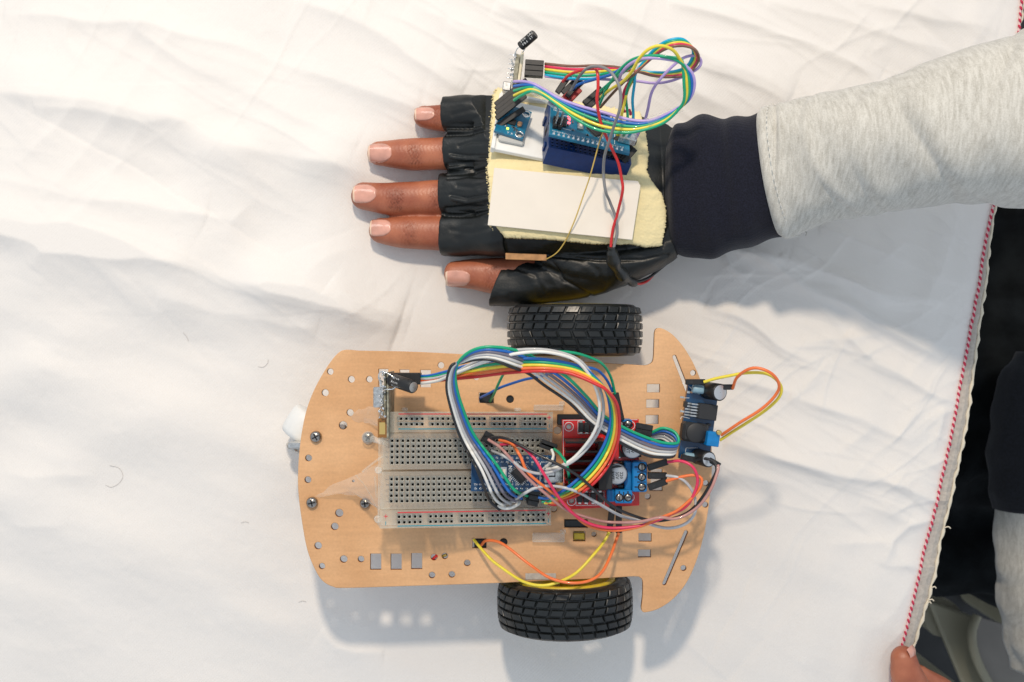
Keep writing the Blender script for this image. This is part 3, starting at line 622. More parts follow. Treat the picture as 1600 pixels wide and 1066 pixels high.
for (nm, va, vb, rr) in (('power_rail', 0.2, 9.6, (3.4, 5.9)), ('socket_strip', 10.0, 26.4, (13.4, 15.9, 18.4, 20.9, 23.4)), ('socket_strip', 27.4, 44.4, (30.8, 33.3, 35.8, 38.3, 40.8)), ('power_rail', 44.8, 53.0, (47.9, 50.4))):
    y0, y1 = V_(min(vb, WB)), V_(va); cc = cols25 if nm == 'power_rail' else cols30; dx = {0.2: 0.6, 10.0: 0, 27.4: -0.4, 44.8: -0.9}[va]
    sp = MB(); perf(sp, dx, LB+dx*0.4, y0, y1, [c+dx*0.3 for c in cc], [V_(r) for r in rr])
    for a, b_ in (((dx, y0), (LB+dx*0.4, y0)), ((LB+dx*0.4, y0), (LB+dx*0.4, y1)), ((LB+dx*0.4, y1), (dx, y1)), ((dx, y1), (dx, y0))):
        sp.quad((*a, 0), (*b_, 0), (*b_, -TH), (*a, -TH), 0)
    so = sp.build(nm, [m_clear, m_rim, m_dark], bb)
    cl = MB()
    if nm == 'socket_strip':
        for c in cc: cl.box(c-0.85, c+0.85, V_(rr[-1])-1.0, V_(rr[0])+1.0, -8.2, -3.3, c=0)
    else:
        for g in range(0, len(cc), 5):
            for r in rr: cl.box(cc[g]-1, cc[min(g+4, len(cc)-1)]+1, V_(r)-0.85, V_(r)+0.85, -8.2, -3.3, c=0)
    cl.build('contact_clips', m_clip, so, kind='stuff')
    pr = MB(); k = 'power_rail' == nm
    if k:
        r0, r1 = (1.2, 8.0) if va < 5 else (45.9, 52.0)
        pr.box(cc[0]-1, cc[-1]+1, V_(r0)-0.24, V_(r0)+0.24, 0, 0.05, 0, c=0); pr.box(cc[0]-1, cc[-1]+1, V_(r1)-0.22, V_(r1)+0.22, 0, 0.05, 1, c=0)
        for ux in (1.6, LB-1.6):
            yy = V_(r0+1.6); pr.box(ux-0.9, ux+0.9, yy-0.17, yy+0.17, 0, 0.05, 0, c=0); pr.box(ux-0.17, ux+0.17, yy+0.17, yy+0.9, 0, 0.05, 0, c=0); pr.box(ux-0.17, ux+0.17, yy-0.9, yy-0.17, 0, 0.05, 0, c=0)
            yy = V_(r1-1.3); pr.box(ux-0.15, ux+0.15, yy-0.9, yy+0.9, 0, 0.05, 1, c=0)
    else:
        for i, c in enumerate(cc):
            vv = 11.6 if va < 20 else 42.9
            pr.text(str(30-i), 1.35, Matrix.Translation((c, V_(vv), 0.05)) @ Matrix.Rotation(PI/2, 4, 'Z'), 2)
        for ch, r in zip('abcde' if va < 20 else 'fghij', rr):
            for ux in (1.9, LB-1.9): pr.text(ch, 2.1, Matrix.Translation((ux, V_(r), 0.05)) @ Matrix.Rotation(PI/2 if ux < 5 else PI/2, 4, 'Z'), 2)
    pr.build('printed_marks', [mat('print_red', (0.6, 0.03, 0.04), 0.5), mat('print_teal', (0.01, 0.26, 0.33), 0.5), mat('print_grey', (0.22, 0.2, 0.18), 0.5)], so)
ba = MB(); ba.box(-1.2, LB-0.3, V_(WB-0.3), V_(0.6), -TH-0.9, -TH-0.1, c=0.2); ba.build('backing_sheet', m_clear2, bb)
for (x, y) in ((-1.8, V_(26.8)), (-1.8, V_(49))):
    lg = MB(); lg.lathe([(1.0, -5), (1.6, -4.6), (1.6, -0.6), (1.1, -0.2)], 14, Matrix.Translation((x, y, 0))); lg.build('locking_lug', m_clear2, bb)
for x in (10, LB-16): lg = MB(); lg.box(x-1.2, x+1.2, WB+0.1, WB+1.6, -6, -0.6, c=0.4); lg.build('locking_lug', m_clear2, bb)

# ---------------------------------------------------------------- boards
def comp(mb_, L):                                 # list of small boxes (u0,u1,v0,v1,w0,w1,slot)
    for q in L: mb_.box(*q[:6], q[6] if len(q) > 6 else 0)
def nano(name, label, F, L=43.5, W=17.8, pcb=None, usb=True, txt=True, leds=False):
    t = thing(name, label, 'circuit board', frame=F); pcb = pcb or m_pcb_blue
    b = MB(); b.box(0, L, 0, W, -1.5, 0, c=0.1); pb = b.build('board', pcb, t)
    q = MB()
    for i in range(15):
        u = 2.2+i*2.62*(L/43.5)
        for v in (1.3, W-1.3): q.lathe([(0.75, 0.02), (0.55, 0.25), (0.3, 0.9)], 8, Matrix.Translation((u, v, 0)))
    q.build('pin_row', m_solder, t)
    ic = MB(); cu, cv = L*0.58, W*0.5
    k = MB(); k.box(-3.5, 3.5, -3.5, 3.5, 0, 1.1, c=0.15); k.xform(Matrix.Translation((cu, cv, 0.1)) @ Matrix.Rotation(PI/4, 4, 'Z')); ic.add(k.v, k.f)
    co = ic.build('chip', m_ic, t); i2 = MB(); i2.box(L*0.12, L*0.2, W*0.35, W*0.65, 0, 1.0); i2.build('voltage_chip', m_ic, t)
    pn = MB()
    for s_ in range(4):
        for i in range(8):
            k = MB(); k.box(-3.1+i*0.85, -2.75+i*0.85, 3.4, 4.6, 0, 0.35, c=0); k.xform(Matrix.Translation((cu, cv, 0.1)) @ Matrix.Rotation(PI/4+s_*PI/2, 4, 'Z')); pn.add(k.v, k.f)
    pn.build('chip_legs', m_metal, co)
    bt = MB(); bt.box(L*0.335, L*0.335+2.9, W*0.36, W*0.68, 0, 1.4, 0); bt.box(L*0.335+0.85, L*0.335+2.1, W*0.42, W*0.62, 1.4, 2.0, 1); bt.build('reset_button', [m_metal, m_card], t)
    sm = MB()
    for (u, v, du, dv) in ((0.20,0.42,1.5,0.8),(0.20,0.62,1.5,0.8),(0.27,0.55,0.8,1.4),(0.27,0.3,1.2,0.7),(0.74,0.35,1.4,0.8),(0.78,0.55,0.8,1.5),(0.82,0.35,1.3,0.8),(0.70,0.72,0.8,1.3),(0.45,0.25,1.4,0.7),(0.42,0.75,1.3,0.7)):
        sm.box(L*u, L*u+du, W*v, W*v+dv, 0, 0.55, 1); sm.box(L*u+du*0.25, L*u+du*0.75, W*v-0.02, W*v+dv+0.02, 0, 0.62, 0)
    sm.build('small_components', [m_ic, m_metal], t)
    if usb:
        us = MB(); us.box(L-6.2, L+2.6, W*0.26, W*0.76, 0.05, 3.9, 0, c=0.5); uo = us.build('usb_socket', m_metal, t)
        um = MB(); um.box(L-4.2, L-1.2, W*0.42, W*0.46, 3.9, 3.95, 0, c=0); um.box(L-4.2, L-1.2, W*0.58, W*0.62, 3.9, 3.95, 0, c=0); um.box(L-1.6, L-1.2, W*0.46, W*0.58, 3.9, 3.95, 0, c=0); um.build('spring_slot', m_dark, uo)
    pr = MB(); Rm = Matrix.Rotation(PI, 4, 'Z')
    names = ['D13','3V3','REF','A0','A1','A2','A3','A4','A5','A6','A7','5V','RST','GND','VIN']; n2 = ['D12','D11','D10','D9','D8','D7','D6','D5','D4','D3','D2','GND','RST','RX0','TX1']
    for i in range(15):
        u = 2.2+i*2.62*(L/43.5)
        pr.text(names[14-i], 1.15, Matrix.Translation((u, W-3.1, 0.05))); pr.text(n2[14-i], 1.15, Matrix.Translation((u, 3.1, 0.05)))
    if txt: pr.text('NANO', 2.3, Matrix.Translation((L*0.335+4.6, W*0.5, 0.05)) @ Matrix.Rotation(-PI/2, 4, 'Z'), bold=0.02)
    for (u, v, a, b_) in ((L-7.5, W*0.2, 0.25, W*0.6), (L*0.16, W*0.3, 4, 0.22), (L*0.16, W*0.75, 4, 0.22), (L*0.66, W*0.28, 0.22, 4)): pr.box(u, u+a, v, v+b_, 0, 0.04, c=0)
    pr.build('printed_marks', m_print, t)
    if leds:
        for (u, v, m) in ((0.215, 0.62, m_led_r), (0.215, 0.72, m_led_r), (0.215, 0.50, m_led_r)):
            l = MB(); l.box(L*u, L*u+1.4, W*v, W*v+0.9, 0.0, 0.8, c=0.15); l.build('led', m, t)
    return t
a = P(736, 768, 80); zz = 0
# the small controller is plugged into the breadboard: its frame follows the breadboard's axes
Bu = Vector(Fb.col[0][:3]); Bv = Vector(Fb.col[1][:3]); Bn = Vector(Fb.col[2][:3])
def on_frame(F, px, py, w):                     # point of F's plane raised by w seen at photo pixel
    o = Vector(F.translation)+Vector(F.col[2][:3])*w; n = Vector(F.col[2][:3]); A = P(px, py, 0); c = Vector((0, 0, H)); d = A-c
    return c + d*((o-c).dot(n)/d.dot(n))
o_n = on_frame(Fb, 736, 768, 11.5); u_n = on_frame(Fb, 868, 768, 11.5)-o_n; v_n = on_frame(Fb, 740, 711, 11.5)-o_n
nano_board = nano('controller_board', 'dark blue microcontroller board plugged into the clear breadboard, marked NANO', frame(o_n, u_n, Bn), u_n.length, v_n.length)

def elcap(mb_, x, y, z, r, h, M=None, base=True):
    T = Matrix.Translation((x, y, z)) @ (M or Matrix())
    mb_.lathe([(r*0.97, 0), (r, 0.3), (r, h*0.12), (r*0.93, h*0.16), (r, h*0.2), (r, h-0.5), (r*0.92, h-0.05), (r*0.86, h)], 32, T, 0)
    return T
# motor driver (flat, standing above the plate)
ZD = 57.0
md = thing('motor_driver', 'red motor driver board with blue screw terminals and a black heat sink', 'circuit board', (22, -40, ZD))
def dl(px, py, z): p = P(px, py, z); return (p.x, p.y)
rd = [(878,656),(998,655),(999,790),(880,797)]
rh = [circ(889,667,4.3), circ(985,665,4.3), circ(984,777,4.3), circ(893,783,4.3)]
plate('board', [dl(*p, ZD) for p in rd], [[dl(*p, ZD) for p in h] for h in rh], ZD-1.6, ZD, [m_pcb_red], md, 0.1)
g = MB()
for (px, py) in ((889,667),(985,665),(984,777),(893,783)):
    x, y = dl(px, py, ZD); g.lathe([(1.9, 0.02), (1.9, 0.1), (2.2, 0.1), (2.2, 0.02)], 24, Matrix.Translation((x, y, ZD)), cap=False)
    so = MB(); so.lathe([(1.5, 0.2), (1.5, ZD-ZP-1.7)], 12, Matrix.Translation((x, y, ZP))); so.build('standoff', m_steel, md)
for pts in ([(903,658),(930,657),(930,677),(903,678),(903,658)], [(933,657),(957,657),(957,678)], [(900,770),(944,769),(944,789),(900,790),(900,770)], [(918,770),(918,789)], [(930,770),(930,789)], [(880,657),(996,656)], [(880,657),(881,795)]):
    for (p, q) in zip(pts, pts[1:]): g.tube([(*dl(*p, ZD), ZD+0.03), (*dl(*q, ZD), ZD+0.03)], 0.14, 4)
g.build('printed_marks', m_print, md)
for (px, py) in ((908,668),(917,668),(926,668),(936,667),(906,778),(916,778),(927,778),(938,778)):      # diodes
    x, y = dl(px, py, ZD+2); d = MB(); d.box(x-1.25, x+1.25, y-2.2, y+2.2, ZD+0.1, ZD+2.3, 0, c=0.2); d.box(x-0.7, x+0.7, y-3.1, y+3.1, ZD+0.05, ZD+0.7, 1); d.build('diode', [m_ic, m_metal], md)
hs = MB(); x0, y1 = dl(884, 691, ZD+20); x1, y0 = dl(938, 764, ZD+20)      # heat sink: back plate and fins
x1b = x1+6
hs.box(x1-1, x1+2.5, y0-0.5, y1+0.5, ZD+1, ZD+22, 0, c=0.3)
for i in range(6):
    y = y0+(y1-y0)*i/5; hs.box(x0, x1-0.9, y-0.5, y+0.5, ZD+3, ZD+22, 0, c=0.2)
hs.build('heat_sink', mat('anodised_black', (0.02, 0.018, 0.018), 0.35, 0.6, bump=0.3, bump_s=100), md)
cp = MB(); x, y = dl(947, 728, ZD+10); cp.box(x-2.2, x+2.2, y-10, y+10, ZD+2, ZD+17, c=0.4); cp.build('driver_chip', m_ic, md)
for (bx, by, tx, ty) in ((948, 737, 964, 741), (968, 693, 988, 700)):
    b0 = P(bx, by, ZD); x, y = dl(tx, ty, ZD+10.3)
    M = MB(); elcap(M, x, y, ZD+0.8, 5.0, 9.5); M.box(x-5.2, x+5.2, y-5.2, y+5.2, ZD, ZD+0.9, 1); M.lathe([(4.3, 0), (4.25, 0.06), (0.1, 0.06)], 32, Matrix.Translation((x, y, ZD+10.3)), 2, cap=False)
    c = M.build('capacitor', [mat('capacitor_can', (0.35, 0.35, 0.37), 0.22, 1.0, noise_s=30, noise_a=0.1), m_black, mat('can_top', (0.55, 0.55, 0.55), 0.3, 0.7)], md)
    q = MB()
    for i, s_ in enumerate(('220', '35V', 'RVT')): q.text(s_, 2.1, Matrix.Translation((x+2.0-i*2.0, y-0.6, ZD+10.42)) @ Matrix.Rotation(-PI/2, 4, 'Z'), bold=0.02)
    th0 = 1.0; ar = [(x+4.2*math.cos(a), y+4.2*math.sin(a), ZD+10.40) for a in np.linspace(0.9, 2.5, 9)]; q.add(ar, [tuple(range(9))], 1)
    q.build('printed_marks', [m_black, m_black], c)
def terminal(px0, py0, px1, py1, h, n, vert, lip, label=None):
    """screw terminal: top rectangle in photo pixels"""
    z = ZD+h; x0, y1 = dl(px0, py0, z); x1, y0 = dl(px1, py1, z)
    t = MB(); t.box(x0, x1, y0, y1, ZD+0.1, z, 0, c=0.5)
    if lip == 'left': t.box(x0-3.2, x0+0.2, y0+0.2, y1-0.2, ZD+0.1, z-4.0, 0, c=0.5)
    if lip == 'top': t.box(x0+0.2, x1-0.2, y1-0.2, y1+3.0, ZD+0.1, z-4.5, 0, c=0.5)
    tt = t.build('screw_terminal', m_term, md)
    for i in range(n):
        f = (i+0.5)/n; cx, cy = ((x0+x1)/2+1.0*(vert), y1-(y1-y0)*f) if vert else (x0+(x1-x0)*f, (y0+y1)/2-0.3)
        w = MB(); w.lathe([(1.9, 0.0), (1.9, 0.05), (0.05, 0.05)], 20, Matrix.Translation((cx, cy, z)), 0, cap=False); w.build('well', m_dark, tt)
        sc = MB(); sc.lathe([(1.45, 0.06), (1.45, 0.3), (1.2, 0.5), (0.1, 0.52)], 20, Matrix.Translation((cx, cy, z)), 0, cap=False); k = MB(); k.box(-1.2, 1.2, -0.2, 0.2, 0.5, 0.56, 1, c=0); k.xform(Matrix.Translation((cx, cy, z)) @ Matrix.Rotation(random.uniform(0, 3), 4, 'Z'))
        sc.add(k.v, k.f, 1); sc.build('clamp_screw', [m_steel, m_dark], tt)
        if i:
            k = MB(); fy = i/n
            if vert: k.box(x0+2.2, x1-0.6, y1-(y1-y0)*fy-0.25, y1-(y1-y0)*fy+0.25, z-0.2, z+0.05, c=0)
            else: k.box(x0+(x1-x0)*fy-0.25, x0+(x1-x0)*fy+0.25, y0+0.8, y1-0.8, z-0.2, z+0.05, c=0)
            k.build('divider_groove', m_dark, tt)
        k = MB()
        if vert: k.box(x0+1.0, x0+2.4, cy-0.3, cy+0.3, z-0.2, z+0.05, c=0)
        else: k.box(cx-0.3, cx+0.3, y1-1.4, y1-0.5, z-0.2, z+0.05, c=0)
        k.build('marking_slot', m_dark, tt)
terminal(988, 722, 1011, 769, 10, 3, True, 'left')
terminal(961, 766, 988, 787, 10, 2, False, 'left')
terminal(962, 656, 988, 668, 10, 2, False, None)
for (px, py, w, h, hh, mm_) in ((951,724,3,5,1.2,m_metal),(970,724,4,4,1.5,m_tan),(958,709,3,4,1.2,m_metal),(944,714,3,5,1.2,m_metal),(972,735,3,2,1,m_metal),(941,686,4,4,3,m_metal),(951,757,5,2,1,m_metal),(970,760,8,4,6,m_black),(982,745,5,12,4,m_black),(968,715,3,2,1,m_metal)):
    x, y = dl(px, py, ZD+hh); d = MB(); d.box(x-w/6.8, x+w/6.8, y-h/6.8, y+h/6.8, ZD+0.05, ZD+hh); d.build('small_component', mm_, md)

# step-down converter leaning over the car's right edge
Fr, LR, WR = top_frame([(1060,716),(1108,722),(1072,594)], [60, 58, 60]); 
rg = thing('voltage_regulator', 'dark blue converter board with black coil and blue trimmer at the edge of the car', 'circuit board', frame=Fr)
b = MB(); b.box(0, LR, 0, WR, -1.6, 0, c=0.1); b.build('board', m_pcb_blue, rg)
b = MB(); b.box(2, LR-2, 2, WR-2, -9.5, -1.7, c=0.5); b.build('foam_block', m_black, rg)
def rl(px, py, w):
    q = on_frame(Fr, px, py, w); q = Fr.inverted() @ q; return q.x, q.y
x0, y1 = rl(1063, 658, 6); x1, y0 = rl(1105, 694, 6)
b = MB(); b.box(x0+1.8, x1, y0, y1, 0, 6.2, c=1.2); cx_, cy_ = (x0+1.8+x1)/2, (y0+y1)/2; b.lathe([(4.6, 6.1), (4.6, 6.5), (4.2, 6.8), (0.1, 6.8)], 30, Matrix.Translation((cx_, cy_, 0)), cap=False)
b.build('coil', m_ic, rg)
x0, y1 = rl(1094, 630, 4.5); x1, y0 = rl(1119, 658, 4.5); b = MB(); b.box(x0, x1, y0, y1, 0.2, 4.6, c=0.25); ro = b.build('regulator_chip', m_ic, rg)
for i in range(5):
    yy = y0+0.9+(y1-y0-1.8)*i/4; k = MB(); k.box(x0-3.1, x0+0.1, yy-0.42, yy+0.42, 2.2, 2.9, c=0.1); k.box(x0-5.6, x0-3.0, yy-0.42, yy+0.42, 0.05, 0.7, c=0.1); k.box(x0-3.4, x0-2.9, yy-0.42, yy+0.42, 0.1, 2.9, c=0.1); k.build('leg', m_metal, ro)
x0, y1 = rl(1107, 674, 9.5); x1, y0 = rl(1123, 699, 9.5); b = MB(); b.box(x0, x1, y0, y1, 0.2, 9.5, c=0.3); bo = b.build('trimmer', m_term, rg)
k = MB(); px_, py_ = rl(1123, 676, 10); k.lathe([(1.2, 0), (1.2, 1.4), (0.9, 1.6)], 16, Matrix.Translation((px_, py_, 9.4))); k.build('trimmer_screw', m_gold, bo)
for (bx, by, tx, ty, r) in ((1088, 606, 1117, 612, 4.0), (1078, 713, 1102, 717, 3.7)):
    ax_, ay_ = rl(tx-2, ty, 10.5); hgt = 10.5
    c = MB(); elcap(c, ax_, ay_, 0.6, r, hgt, Matrix.Rotation(0.30 if ty < 650 else 0.22, 4, 'Y') if True else None)
    Tc = Matrix.Translation((ax_, ay_, 0.6)) @ Matrix.Rotation(0.30 if ty < 650 else 0.22, 4, 'Y')
    c.lathe([(r*0.84, hgt+0.02), (r*0.8, hgt+0.08), (0.1, hgt+0.1)], 28, Tc, 1, cap=False)
    c.build('capacitor', [m_black, mat('can_end', (0.6, 0.6, 0.6), 0.3, 0.8)], rg)
    d = MB(); dx, dy = rl((bx+tx)/2-7, (by+ty)/2, 3.0); d.tube([(dx-4.2, dy, 3.0), (dx-3.8, dy, 3.0), (dx+3.8, dy, 3.0), (dx+4.2, dy, 3.0)], [1.6, 2.0, 2.0, 1.6], 14); d.build('light_blue_capacitor', mat('pale_blue_can', (0.25, 0.40, 0.48), 0.4), rg)
for (px, py, w, h, hh, mm_) in ((1076,613,5,4,1,m_metal),(1081,613,4,3,1,m_tan),(1072,632,5,9,2.4,m_ic),(1064,672,3,9,1.5,m_metal),(1071,712,6,5,1,m_gold),(1066,621,7,3,0.4,m_metal),(1066,643,7,3,0.4,m_metal),(1108,664,6,4,1.5,m_ic),(1115,650,4,3,1,m_metal)):
    x, y = rl(px, py, hh); d = MB(); d.box(x-w/6.9, x+w/6.9, y-h/6.9, y+h/6.9, 0.02, hh); d.build('small_component', mm_, rg)
pr = MB()
for pts in ([(1063,655),(1065,651),(1078,654)], [(1077,604),(1085,613),(1093,616)], [(1064,640),(1067,644),(1072,645)], [(1068,622),(1077,622)], [(1071,706),(1072,700),(1090,700)]):
    for (p, q) in zip(pts, pts[1:]): pr.tube([(*rl(*p, 0), 0.03), (*rl(*q, 0), 0.03)], 0.13, 4)
pr.text('O', 2.0, Matrix.Translation((*rl(1097, 724, 0.1), 0.05))); pr.text('+', 2.2, Matrix.Translation((*rl(1068, 600, 0.1), 0.05)))
pr.build('printed_marks', m_print, rg)

# radio module standing on edge at the breadboard's left end
def edge_radio(name, label, base, ux, up, L, Ht, cap_at, cap_dir, cap_len, cap_r, hdr, hdr_dir, hdr_len, pale=False):
    pass
rx0, ry0 = P(603, 582, 78)[:2]; rx1, ry1 = P(604, 686, 78)[:2]
ra = thing('radio_module', 'small radio board standing on edge beside the clear breadboard, capacitor soldered on top', 'circuit board', ((rx0+rx1)/2, (ry0+ry1)/2, 48))
m_pcbedge = mat('board_edge', (0.36, 0.34, 0.25), 0.6, noise_s=50, noise_a=0.3)
b = MB(); xc = (rx0+rx1)/2; b.box(xc+0.2, xc+1.1, ry1, ry0, 53, 78, c=0.1); b.build('board', m_pcbedge, ra)
b = MB(); b.box(xc-1.2, xc-0.4, ry1+9.5, ry0-0.5, 60, 76.5, c=0.1); b.build('second_board', m_pcbedge, ra)
x, y1 = dl(583, 605, 72); x2, y0 = dl(597, 637, 72); b = MB(); b.box(x, xc-1.6, y0, y1, 62, 72, c=0.4); b.build('crystal_can', m_metal, ra)
x, y1 = dl(591, 655, 74); x2, y0 = dl(600, 684, 74); b = MB(); b.box(x-0.2, xc-0.1, y0, y1, 66, 74, 0, c=0.1); b.box(x+0.5, xc-0.9, y0+1.5, y1-1.5, 74, 74.08, 1, c=0); b.build('antenna_board', [mat('amber_board', (0.26, 0.11, 0.02), 0.35), m_gold], ra)
b = MB()
for i in range(46):
    yy = random.uniform(ry1+9, ry0); xx = xc-0.6+random.uniform(-2.6, 0.4); r = random.uniform(0.3, 0.8)
    b.lathe([(0.05, -r), (r*0.8, -r*0.6), (r, 0), (r*0.7, r*0.7), (0.05, r)], 8, Matrix.Translation((xx, yy, 76.5+random.uniform(0, 1.6))), cap=False)
b.tube(spline([(xc-2, ry0-6, 77), (xc-3.4, ry0-2, 79), (xc-1.5, ry0+0.6, 81), (xc+3, ry0-1.5, 82), (xc+5.5, ry0-4, 82)], 0.6), 0.28, 6)
b.tube(spline([(xc-2, ry0-9, 77), (xc, ry0-7.6, 80), (xc+3, ry0-7.4, 81), (xc+5.2, ry0-6, 82)], 0.6), 0.28, 6)
b.build('solder_blobs', m_solder, ra)
ca_ = P(611, 593, 77); cb_ = P(646, 605, 88); d = (cb_-ca_).normalized(); Lc = (cb_-ca_).length
T = frame(ca_, (0, 0, 1), d)
c = MB(); c.lathe([(2.6, 0), (2.9, 0.4), (2.9, 1.6), (2.6, 2.0), (2.95, 2.5), (2.95, Lc-0.5), (2.6, Lc)], 28, T, 0); c.lathe([(2.3, Lc+0.02), (2.2, Lc+0.1), (0.1, Lc+0.12)], 24, T, 1, cap=False)
co = c.build('capacitor', [m_black, mat('cap_end', (0.45, 0.42, 0.38), 0.4, 0.8)], ra)
def round_text(mb_, s, size, T, r, h0, ang, flip=1):
    for i, ch in enumerate(s):
        Q = T @ Matrix.Rotation(ang, 4, 'Z') @ Matrix.Translation((r+0.03, 0, h0+i*size*0.72*flip)) @ Matrix.Rotation(PI/2, 4, 'Y') @ Matrix.Rotation(PI, 4, 'Z')
        if ch != ' ': mb_.text(ch, size, Q)
q = MB()
for (ang, s_) in ((0.15, 'Acon'), (0.8, 'Acon'), (-0.5, 'Acon')): round_text(q, s_, 1.7, T, 2.95, 4.2, ang)
q.build('printed_marks', m_print, co)
x0, y1 = dl(612, 583, 72); x1, y0 = dl(657, 601, 72)
b = MB(); b.box(x0-1.5, x1, y0, y1, 64, 73, 0, c=0.25)
for k in range(1, 4): b.box(x0, x1+0.02, y0+(y1-y0)*k/4-0.06, y0+(y1-y0)*k/4+0.06, 73, 73.03, 0, c=0)
b.build('connector_housing', m_black, ra)

# clear tape: pieces holding the breadboard down
def tape(name, label, pts, zs, group='pieces of clear tape on the car'):
    b = MB(); n = len(pts); c = Vector((0, 0, 0)); v = [P(p[0], p[1], z) for p, z in zip(pts, zs)]; 
    for q in v: c += q/n
    ring = []
    for i in range(n):
        a_, b_ = v[i], v[(i+1) % n]
        for k in range(4): ring.append(a_.lerp(b_, k/4)+Vector((random.uniform(-.5, .5), random.uniform(-.5, .5), 0)))
    N_ = len(ring); V = []; F = []
    for s_ in (1, 0.66, 0.33):
        for p in ring: q = c.lerp(p, s_); q.z += random.uniform(0, 0.45)*(1 if s_ < 1 else 0.2); V.append(q)
    V.append(c+Vector((0, 0, 0.3)))
    for j in range(2):
        for i in range(N_): F.append((j*N_+i, j*N_+(i+1) % N_, (j+1)*N_+(i+1) % N_, (j+1)*N_+i))
    for i in range(N_): F.append((2*N_+i, 2*N_+(i+1) % N_, 3*N_))
    b.add(V, F, 0, True); o = b.build(name, m_tape, None, origin=tuple(c), fixn=False); tag(o, label, 'tape', group); return o
z0 = ZP+0.25
tape('tape_piece', 'wide wrinkled strip of clear tape running from the car base up to the breadboard', [(470+20,778),(520,757),(600,722),(600,800),(560,775),(520,772)], [z0,z0,66,64,z0,z0])
tape('tape_piece', 'small crumpled bit of clear tape beside the radio board', [(545,648),(560,640),(590,632),(598,668),(570,660),(552,658)], [z0,z0,z0+3,z0+5,z0,z0])
b = MB(); b.tube(spline([P(556,742,60), P(572,762,58), P(588,792,56), P(596,812,56)], 1), 0.22, 5); b.tube(spline([P(566,737,64), P(585,722,66), P(600,712,68)], 1), 0.5, 5); b.tube([P(586,745,64), P(589,778,63)], 0.45, 5)
o = b.build('tape_fold', m_tape, None, origin=tuple(P(575,760,60))); tag(o, 'curled folded edges of clear tape between the screws and the breadboard', 'tape', 'pieces of clear tape on the car')
for (px, py, w, h, lab) in ((857, 637, 46, 9, 'clear plastic locking tab above the breadboard top corner'), (857, 840, 50, 14, 'broken clear plastic tab below the breadboard'), (845, 902, 48, 10, 'strip of masking tape over the lower wheel')):
    x, y = flat(px, py, ZP+2); b = MB(); hh = 3 if py < 880 else 0.5
    b.box(x-w/6.6, x+w/6.6, y-h/6.6, y+h/6.6, ZP+0.1, ZP+hh, c=0.4 if hh > 1 else 0.1)
    if hh > 1: b.box(x+w/9, x+w/6.0, y+h/6.6-0.5, y+h/6.6+1.5, ZP+0.15, ZP+1.6, c=0.3)
    o = b.build('plastic_tab' if hh > 1 else 'masking_tape', m_clear2 if hh > 1 else m_selv, None, origin=(x, y, ZP)); tag(o, lab, 'plastic tab' if hh > 1 else 'tape')
b = MB(); x, y = flat(575, 684, ZP+4); x2, y2 = flat(604, 692, ZP+8)
b.lathe([(2.9, 0), (3.0, 1.2), (2.2, 2.0), (0.1, 2.2)], 24, Matrix.Translation((x, y, ZP+2.5)), cap=False); b.tube(spline([(x, y, ZP+3.4), (x+5, y-1.4, ZP+6), (x2+2, y2, ZP+11)], 1), [1.4]*99, 8) if False else b.tube([(x+2, y-0.5, ZP+3.6), (x+5, y-1.4, ZP+6), (x2, y2, ZP+10)], [1.7, 1.2, 1.5], 10)
o = b.build('plastic_tab', m_clear2, None, origin=(x, y, ZP)); tag(o, 'round clear plastic lug sitting on the upper right screw', 'plastic tab')

# ================================================================== THE ARM AND GLOVED HAND
def ring(c, t, w, h, e, n, roll=0.0):
    t = Vector(t).normalized(); up = Vector((0, 0, 1)); s_ = up.cross(t); s_.normalize(); u = t.cross(s_)
    if u.z < 0: u = -u
    r = []
    for k in range(n):
        a = 2*PI*k/n; ca, sa = math.cos(a), math.sin(a)
        r.append(Vector(c)+s_*(w*math.copysign(abs(ca)**(2/e), ca))+u*(h*math.copysign(abs(sa)**(2/e), sa)))
    return r
def loft(mb_, secs, n=32, mi=0):
    """secs: (centre, half width, half height, exponent)"""
    N = len(secs); v = []; f = []
    for i, (c, w, h, e) in enumerate(secs):
        t = Vector(secs[min(i+1, N-1)][0])-Vector(secs[max(i-1, 0)][0]); v += ring(c, t, w, h, e, n)
    for i in range(N-1):
        for k in range(n): f.append((i*n+k, i*n+(k+1) % n, (i+1)*n+(k+1) % n, (i+1)*n+k))
    f += [tuple(range(n))[::-1], tuple(range((N-1)*n, N*n))]
    return mb_.add(v, f, mi, True)
def interp_secs(raw, step=1.5, sm=2):
    """raw: (px, py_low, py_high, z, h, e): the photo's two outlines -> dense sections"""
    out = []
    ctl = []
    for (px, ya, yb, z, h, e) in raw:
        c = P(px, (ya+yb)/2, z); ctl.append((c.x, c.y, z, abs(yb-ya)/2/kz(z), h, e))
    A = np.array(ctl); d = np.concatenate([[0], np.cumsum(np.hypot(np.diff(A[:, 0]), np.diff(A[:, 1])))])
    s_ = np.arange(0, d[-1], step); s_ = np.append(s_, d[-1])
    for q in s_:
        r = [np.interp(q, d, A[:, k]) for k in range(6)]; out.append((Vector(r[:3]), r[3], r[4], r[5]))
    # smooth a little
    for _ in range(sm):
        o2 = [out[0]]
        for i in range(1, len(out)-1):
            a, b, c = out[i-1], out[i], out[i+1]; o2.append(((a[0]+b[0]*2+c[0])/4, (a[1]+b[1]*2+c[1])/4, (a[2]+b[2]*2+c[2])/4, (a[3]+b[3]*2+c[3])/4))
        o2.append(out[-1]); out = o2
    return out
